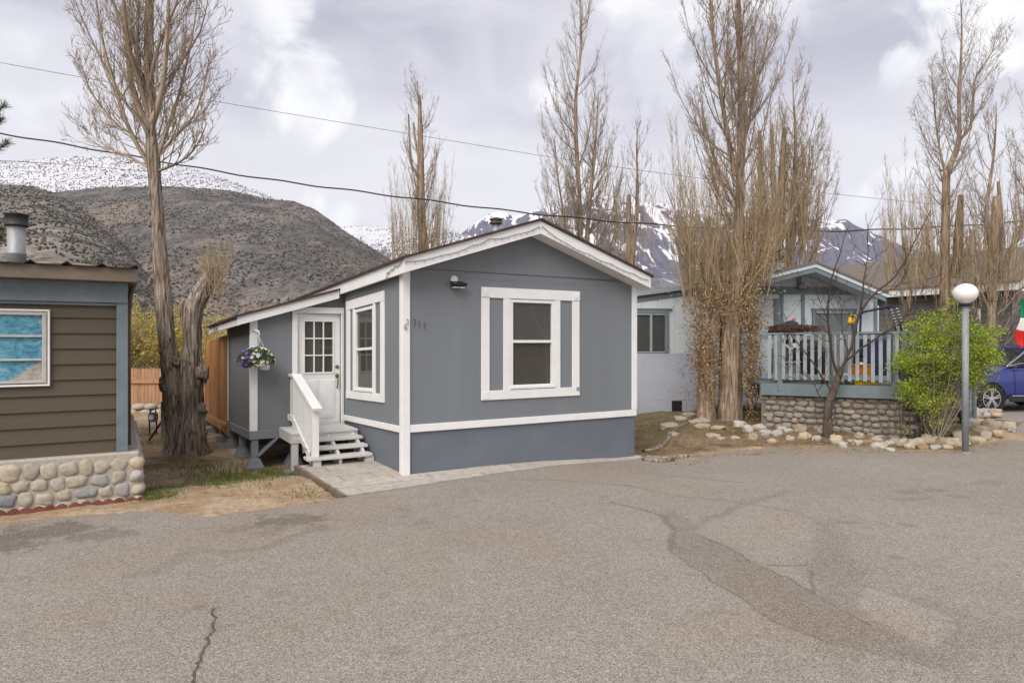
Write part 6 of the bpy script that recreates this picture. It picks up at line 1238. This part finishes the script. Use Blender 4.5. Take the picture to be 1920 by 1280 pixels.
# ------------------------------------------------------------------ rocks edging the bed: each a thing
def rocks():
    spec = [(1388,806,.20,'o'),(1402,812,.16,'o'),(1435,815,.15,'g'),(1495,800,.24,'t'),(1466,812,.13,'w'),(1478,813,.12,'w'),(1500,812,.16,'t'),(1520,806,.21,'t'),(1546,813,.20,'t'),(1568,824,.19,'t'),(1580,830,.14,'w'),(1597,822,.10,'g'),(1608,826,.15,'t'),(1627,824,.13,'r'),(1645,822,.16,'t'),(1646,832,.16,'w'),(1668,826,.13,'w'),(1692,827,.17,'t'),(1669,838,.11,'w'),(1718,828,.19,'t'),(1742,824,.22,'t'),(1731,834,.14,'r'),(1754,834,.13,'g'),(1766,826,.19,'t'),(1787,828,.22,'t'),(1800,818,.22,'t'),(1826,822,.15,'t'),(1819,806,.24,'g'),(1836,812,.22,'t'),(1856,810,.24,'t'),(1840,800,.20,'t'),(1855,798,.20,'t'),(1828,796,.26,'w'),(1846,790,.20,'w'),(1866,796,.20,'t'),(1876,806,.20,'t'),(1888,800,.24,'t'),(1893,806,.18,'w'),(1850,778,.15,'g'),(1868,786,.22,'t'),(1835,784,.16,'r'),
            (1412,818,.13,'t'),(1424,810,.17,'t'),(1447,822,.11,'t'),(1456,816,.15,'g'),(1483,820,.12,'t'),(1508,818,.15,'t'),(1531,820,.13,'w'),(1538,806,.16,'t'),(1558,818,.12,'t'),(1612,818,.13,'t'),(1655,830,.12,'t'),(1680,822,.15,'t'),(1706,832,.12,'w'),(1776,834,.13,'t'),(1810,826,.14,'t'),(1838,822,.15,'t'),(1848,818,.16,'t'),(1868,816,.16,'t'),
            (1262,812,.16,'f'),(1336,816,.18,'f'),(1352,818,.13,'f'),(1378,818,.14,'f'),(1318,796,.2,'f'),(1255,803,.30,'f'),(1292,786,.26,'f'),(1305,798,.20,'f'),(1275,792,.22,'f'),(1318,806,.22,'f'),(1345,809,.20,'f'),(1430,772,.24,'d'),(1455,765,.30,'d'),(1490,770,.34,'d'),(1445,790,.20,'d'),(1520,780,.22,'d')]
    sort = {'t': 'rounded tan rock in the row edging the planting bed', 'w': 'pale whitish rock in the row edging the planting bed', 'g': 'grey rock in the row edging the planting bed', 'r': 'rusty reddish rock in the row edging the planting bed', 'o': 'pale stacked rock at the foot of the tan tree clump', 'f': 'flat pale rock in the dirt left of the tan tree clump', 'd': 'rock piled against the deck base right of the tan trunks'}
    cols = {'t': [(.36,.29,.21),(.46,.39,.30),(.42,.36,.28),(.49,.40,.28)], 'w': [(.45,.42,.37)], 'g': [(.38,.37,.36)], 'r': [(.32,.19,.11)], 'o': [(.46,.43,.385)], 'f': [(.42,.36,.28)], 'd': [(.27,.23,.19)]}
    mats = {k: [stone_mat('rock_'+k+'_stone', [(0,c),(1,c)], 'obj') for c in v] for k, v in cols.items()}; rnd = random.Random(12)
    for i, (px, py, s, k) in enumerate(spec):
        z = .06 if k not in 'd' else .2; x, y = G(px, py+4, z*.6); gz = float(base_z(np.array(x), np.array(y))); s *= 1.12; hz = s*(rnd.uniform(.34,.52) if k != 'f' else .25); m = MB(); m.blob((0,0,0),(s*rnd.uniform(.55,.68), s*rnd.uniform(.45,.6), hz), i*7+3, .32, 3, rnd.uniform(-.5,.5), 1.7, .82)
        o_ = m.build('rock', rnd.choice(mats[k]), None, True); o_.location = (x, y, gz+hz*.38 + (.18 if (px, py) in ((1850,778),(1868,786),(1846,790),(1828,796),(1835,784)) else (.12 if k == 'd' else 0))); tag(o_, sort[k], 'rock', 'rocks edging the planting bed' if k in 'twgr' else ('flat rocks by the tan clump' if k in 'of' else 'rocks against the deck base'))
rocks()

# roots / fallen branches left of the clump
def roots():
    rnd = random.Random(6)
    for i, sp in enumerate(([(1206,838),(1240,832),(1270,815),(1300,805)], [(1204,846),(1250,852),(1290,848)], [(1204,852),(1235,858),(1262,855)])):
        m = MB(); pts = []
        for px, py in sp: x, y = G(px, py, -.02); pts.append((x, y, float(base_z(np.array(x), np.array(y)))+.02))
        trunk_mb(pts, [.03,.045,.04,.015][:len(sp)], 10, .05, .2, .3, i, m); o_ = m.build('dead_branch', m_bark, None, True); tag(o_, ('gnarled dead branch running uphill toward the tan trunks', 'longer dead branch lying at the asphalt edge by the grey corner', 'short dead branch nearest the grey home corner')[i], 'branch')
roots()

# ------------------------------------------------------------------ lamp post
def lamp():
    x, y = G(1810, 850); t = empty('lamp_post', (x, y, 0), 0, 'grey lamp post topped by a white globe, right side', 'street lamp')
    MB().lathe([(.05,-.1),(.05,2.50)],(0,0,0),20).build('pole', m_pole, t, True); MB().lathe([(.075,2.50),(.10,2.515),(.10,2.55),(.08,2.56)],(0,0,0),24).build('collar', m_dkmetal, t, True); MB().lathe([(.085,.0),(.075,.03),(.055,.035)],(0,0,0),20).build('foot', m_pole, t, True)
    k = 14; pr = [(.09,2.555)]+[(.186*math.cos(-1.15+ (1.5+1.15)*i/k), 2.715+.166*math.sin(-1.15+(1.5+1.15)*i/k)) for i in range(k+1)]; MB().lathe(pr,(0,0,0),40).build('globe', m_glassw, t, True)
lamp()

# ------------------------------------------------------------------ dark grey house, right background
def dark_house():
    E2 = (900/F*23, 23.0); t = empty('dark_grey_house', (E2[0],E2[1],0), TH, 'dark grey clapboard house with shingle roof at the right edge', 'house')
    def claps(x0, x1, z0, z1, y, sw):
        m = MB(); n_ = int((z1-z0)/.2)
        for i in range(n_):
            a, b = z0+(z1-z0)*i/n_, z0+(z1-z0)*(i+1)/n_; m.add([(x0,y,a),(x1,y,a),(x1,y+.02,b+.006),(x0,y+.02,b+.006),(x0,y+.05,a),(x1,y+.05,a),(x1,y+.05,b),(x0,y+.05,b)],[(0,1,2,3),(0,4,5,1),(4,7,6,5),(0,3,7,4),(1,5,6,2)])
        return swap(m) if sw else m
    claps(-.6,4.2,.0,3.8,0,True).build('wall', m_dkgray, t); claps(.0,7,.0,3.8,-.62,False).build('wall', m_dkgray, t)
    m = MB(); m.prism([(.0,3.8),(7,3.8),(3.5,5.2)],-.6,-.5); m.build('gable', m_dkgray, t)
    MB().box(-.03,.06,-.66,-.6,.0,3.78,.004).build('corner_board', m_dkgray, t)
    MB().box(-.40,-.36,-.95,4.2,3.62,3.90,.004).build('fascia', m_white, t); MB().prism([(-.40,3.64),(3.5,5.20),(3.5,5.45),(-.40,3.90)],-.99,-.951).build('fascia', m_white, t)
    MB().prism([(-.44,3.88),(3.5,5.46),(7.4,3.88),(7.4,3.94),(3.5,5.52),(-.44,3.94)],-1.02,8).build('roof', m_shingle, t)
    # thermometer strip on the wall
    w = MB(); w.box(-.03,-.001,.35,.43,2.55,3.05,.004); w.build('wall_strip', m_white, t)
dark_house()

# ------------------------------------------------------------------ blue car
def car():
    wx, wy = P(1858,0,17.2).x, 17.2; t = empty('blue_car', (wx, wy, .05), R(8), 'dark blue crossover car parked at the right edge', 'car')
    # local: x backward from the front axle, y away from viewer (0 at near side), z up
    W = 1.88; st = [(-.98,.45,.72,.72),(-.90,.34,.86,.84),(-.70,.30,.98,.92),(-.3,.28,1.10,.97),(.3,.28,1.18,1.0),(.75,.28,1.22,1.0),(1.6,.28,1.22,1.0),(2.6,.28,1.24,1.0),(3.3,.30,1.24,.98),(3.62,.42,1.18,.92),(3.70,.55,1.0,.86)]
    m = MB(); rings = []
    for x, zb, zt, wk in st:
        h = W/2*wk; c = W/2; sec = [(c-h*.94,zb),(c-h,zb+.18),(c-h*1.0,zb+(zt-zb)*.62),(c-h*.97,zt-.06),(c-h*.80,zt),(c,zt+.05),(c+h*.80,zt),(c+h*.97,zt-.06),(c+h,zb+(zt-zb)*.62),(c+h,zb+.18),(c+h*.94,zb)]
        rings.append([(x,y,z) for y,z in sec])
    k = 11; m.add([p for r_ in rings for p in r_], [(i*k+j,(i+1)*k+j,(i+1)*k+(j+1)%k,i*k+(j+1)%k) for i in range(len(rings)-1) for j in range(k)] + [list(range(k)), list(range((len(rings)-1)*k,len(rings)*k))[::-1]])
    body = m.build('body', m_car, t, True)
    md = body.modifiers.new('bev','SUBSURF'); md.levels = 2; md.render_levels = 2
    # greenhouse
    g = MB(); gs = [(.55,1.16,1.20,.86),(1.30,1.2,1.66,.74),(1.75,1.2,1.74,.73),(2.6,1.2,1.72,.72),(3.2,1.2,1.60,.70),(3.6,1.18,1.22,.80)]; rg = []
    for x, zb, zt, wk in gs:
        h = W/2*wk; hb = W/2*.93; c = W/2; rg.append([(x,c-hb,zb),(x,c-h,zt-.05),(x,c-h*.85,zt),(x,c+h*.85,zt),(x,c+h,zt-.05),(x,c+hb,zb)])
    k = 6; g.add([p for r_ in rg for p in r_],[(i*k+j,(i+1)*k+j,(i+1)*k+(j+1)%k,i*k+(j+1)%k) for i in range(len(rg)-1) for j in range(k)]+[list(range(k)),list(range((len(rg)-1)*k,len(rg)*k))[::-1]]); g.build('window_glass', m_carglass, t)
    r = MB(); r.tube([(.52,.06,1.20),(.95,.12,1.46),(1.32,.22,1.66),(1.75,.24,1.745),(2.6,.26,1.72),(3.2,.28,1.60),(3.6,.2,1.25)], .03, 8); r.build('roof_pillar', m_car, t, True)
    q = MB(); vs = []
    for x, z, w_ in ((1.28,1.675,.70),(1.75,1.755,.70),(2.6,1.735,.69),(3.25,1.60,.67)): vs += [(x,W/2-W/2*w_,z),(x,W/2+W/2*w_,z)]
    q.add(vs + [(a,b,c-.03) for a,b,c in vs], [(0,2,3,1),(2,4,5,3),(4,6,7,5),(8,9,11,10),(10,11,13,12),(12,13,15,14),(0,8,10,2),(2,10,12,4),(4,12,14,6),(1,3,11,9),(3,5,13,11),(5,7,15,13),(0,1,9,8),(6,14,15,7)]); q.build('roof', m_car, t)
    MB().tube([(.48,.03,1.20),(.95,.09,1.27),(1.6,.06,1.28),(3.0,.06,1.30)], .012, 6).build('window_trim', m_chrome, t); MB().tube([(.50,.02,1.215),(.92,.085,1.455),(1.30,.19,1.665)], .016, 6).build('window_trim', m_chrome, t)
    MB().bar((1.52,.17,1.25),(1.42,.25,1.68),.06).build('door_pillar', m_black, t)
    mi = MB(); mi.blob((.98,-.12,1.30),(.11,.09,.085),3,.08,3); mi.build('mirror', m_black, t, True)
    for x in (.72, 1.72, 2.6): MB().tube([(x,-.004,.46),(x-.02,-.012,.9),(x,.018,1.18)], .006, 5).build('door_gap', m_black, t)
    MB().box(.52,2.2,-.03,.02,.27,.42,.02).build('sill', m_black, t); MB().box(.60,2.2,-.035,-.028,.42,.445,.004).build('sill_trim', m_chrome, t)
    hl = MB(); hl.blob((-.78,.10,.90),(.20,.10,.08),3,.05,3); hl.build('headlight', m_carglass, t, True); MB().box(-.99,-.9,.35,W-.35,.5,.80,.03).build('grille', m_black, t)
    for x in (0, 2.78):
        for near in (0, 1):
            yv = .03 if not near else W-.03; s_ = -1 if not near else 1; wl = empty('wheel', (x,yv,.36)); wl.parent = t; RT = .372
            rot = lambda v, s_=s_: np.stack([v[:,0], s_*v[:,2], v[:,1]], 1)
            MB().lathe([(.25,-.18),(.33,-.19),(RT-.01,-.16),(RT,-.1),(RT,.0),(RT-.012,.05),(.335,.075),(.262,.06)],(0,0,0),48).build('tyre', m_tyre, wl, True, xf=rot)
            m = MB(); m.lathe([(.262,.0),(.262,.062),(.245,.066),(.235,.02),(.225,.0)],(0,0,0),40)
            for i in range(5):
                for d_ in (-.13,.13):
                    a = i*1.2566+.3; p0 = (.05*math.cos(a+d_*2),.05*math.sin(a+d_*2),.05); p1 = (.24*math.cos(a+d_),.24*math.sin(a+d_),.052); m.bar(p0,p1,.03,.03)
            m.lathe([(.065,.02),(.065,.06),(.03,.07)],(0,0,0),20); m.build('rim', m_rim, wl, xf=rot); MB().lathe([(.0,.005),(.23,.005),(.23,.012)],(0,0,0),30).build('brake_disc', m_dkmetal, wl, xf=rot)
            if not near:
                ar = MB(); pts = [(x+.425*math.cos(a),-.012,.36+.425*math.sin(a)-.0) for a in np.linspace(-.15,math.pi+.15,24)]; ar.tube(pts,.022,6); ar.build('arch_lip', m_black, t, True)
                d = MB(); d.lathe([(.0,0),(.418,0),(.418,.01)],(0,0,0),40); d.build('arch_liner', m_black, t, xf=lambda v, x=x: np.stack([v[:,0]+x, .012-v[:,2]-.012+.0, v[:,1]+.36],1))
car()

# ------------------------------------------------------------------ flag on a slanted pole
def flag():
    Y = 18.2; p0, p1 = P(1891,618,19.6), P(1914,556,Y); t = empty('flag', p0, 0, 'green white and red flag hanging from a slanted white pole', 'flag'); off = lambda v: v-np.array(p0); d = (p1-p0); tip = p1 + d*.18
    MB().tube([p0, tip], .014, 8).build('pole', m_white, t, xf=off); MB().blob(tuple(tip),(.03,.03,.03),2,.02,2).build('finial', m_white, t, True, xf=off)
    top = P(1922,556,Y); W_, Hh = .62, 1.36; nu, nv = 40, 60
    def pt(u_, v_):
        x = (u_-.28)*W_*(.55+.5*v_) + .05*math.sin(v_*5+u_*4); z = -v_*Hh*(.92+.10*math.sin(u_*7)) ; y = .09*math.sin(u_*13+v_*3)*(.4+v_) + .05*math.sin(v_*9); return (top.x+x, top.y+y, top.z+z)
    for name, v0, v1, m in (('green_stripe',0,.40,m_fgreen),('white_stripe',.40,.66,m_fwhite),('red_stripe',.66,1.0,m_fred)):
        g = MB(); vs = []
        for j in range(21):
            for i in range(nu+1):
                u_ = i/nu; v_ = v0+(v1-v0)*j/20; vs.append(pt(u_, min(1.05, v_ - .16*(u_-.35))))
        g.add(vs, [(j*(nu+1)+i, j*(nu+1)+i+1, (j+1)*(nu+1)+i+1, (j+1)*(nu+1)+i) for j in range(20) for i in range(nu)]); o_ = g.build(name, m, t, True, xf=off); sd_ = o_.modifiers.new('thick','SOLIDIFY'); sd_.thickness = .004
    e = MB()
    for (u_, v_, r_) in ((.42,.50,.06),(.48,.46,.05),(.52,.52,.05),(.45,.55,.04),(.38,.54,.035),(.55,.47,.03)): q = pt(u_, v_-.16*(u_-.35)); e.blob((q[0],q[1]-.012,q[2]),(r_,.008,r_*1.1),int(u_*100),.4,2)
    e.build('emblem', m_emb, t, True, xf=off)
flag()

# ------------------------------------------------------------------ overhead wires
def wire(lab, pts, r, Y0, Y1, wob=0.0, seed=0):
    px = np.array(pts, float); rnd = np.random.RandomState(seed); xs = np.linspace(px[0,0], px[-1,0], 160); ys = np.interp(xs, px[:,0], px[:,1])
    k = np.ones(15)/15; ys = np.convolve(np.pad(ys, 7, 'edge'), k, 'valid'); ys += np.sin(xs*.045)*wob; Y = np.linspace(Y0, Y1, 160); m = MB(); m.tube([P(a, b, c) for a, b, c in zip(xs, ys, Y)], r, 6); tag(m.build('overhead_wire', m_cable, None, True), lab, 'wire')
wire('thick black twisted cable crossing just above the grey roof', [(-500,165),(0,250),(200,284),(340,309),(400,322),(600,350),(760,370),(1000,402),(1250,424),(1500,436),(1740,428),(1920,415),(2400,380)], .019, 15, 22, 1.2, 1)
wire('thin upper wire sloping down from the left edge across the sky', [(-500,25),(0,118),(125,140),(400,190),(840,263),(1030,295),(1250,327),(1540,362),(1660,374),(2100,415)], .0075, 20, 30)
wire('thin lowest wire crossing the snowy ridge at the left edge', [(-500,290),(0,301),(90,306),(280,322)], .0075, 18, 24)

# ------------------------------------------------------------------ the air between here and the mountains
def haze():
    m = bpy.data.materials.new('thin_mountain_haze'); m.use_nodes = True; nt = m.node_tree; nt.nodes.clear()
    out = nt.nodes.new('ShaderNodeOutputMaterial'); v = nt.nodes.new('ShaderNodeVolumePrincipled'); v.inputs['Color'].default_value = (.80, .82, .93, 1); v.inputs['Density'].default_value = 3.0e-5; v.inputs['Anisotropy'].default_value = .0
    nt.links.new(v.outputs[0], out.inputs['Volume'])
    b = MB(); b.box(-16000, 16000, -300, 11000, -420, 2400); tag(b.build('haze', m), kind='stuff')
haze()
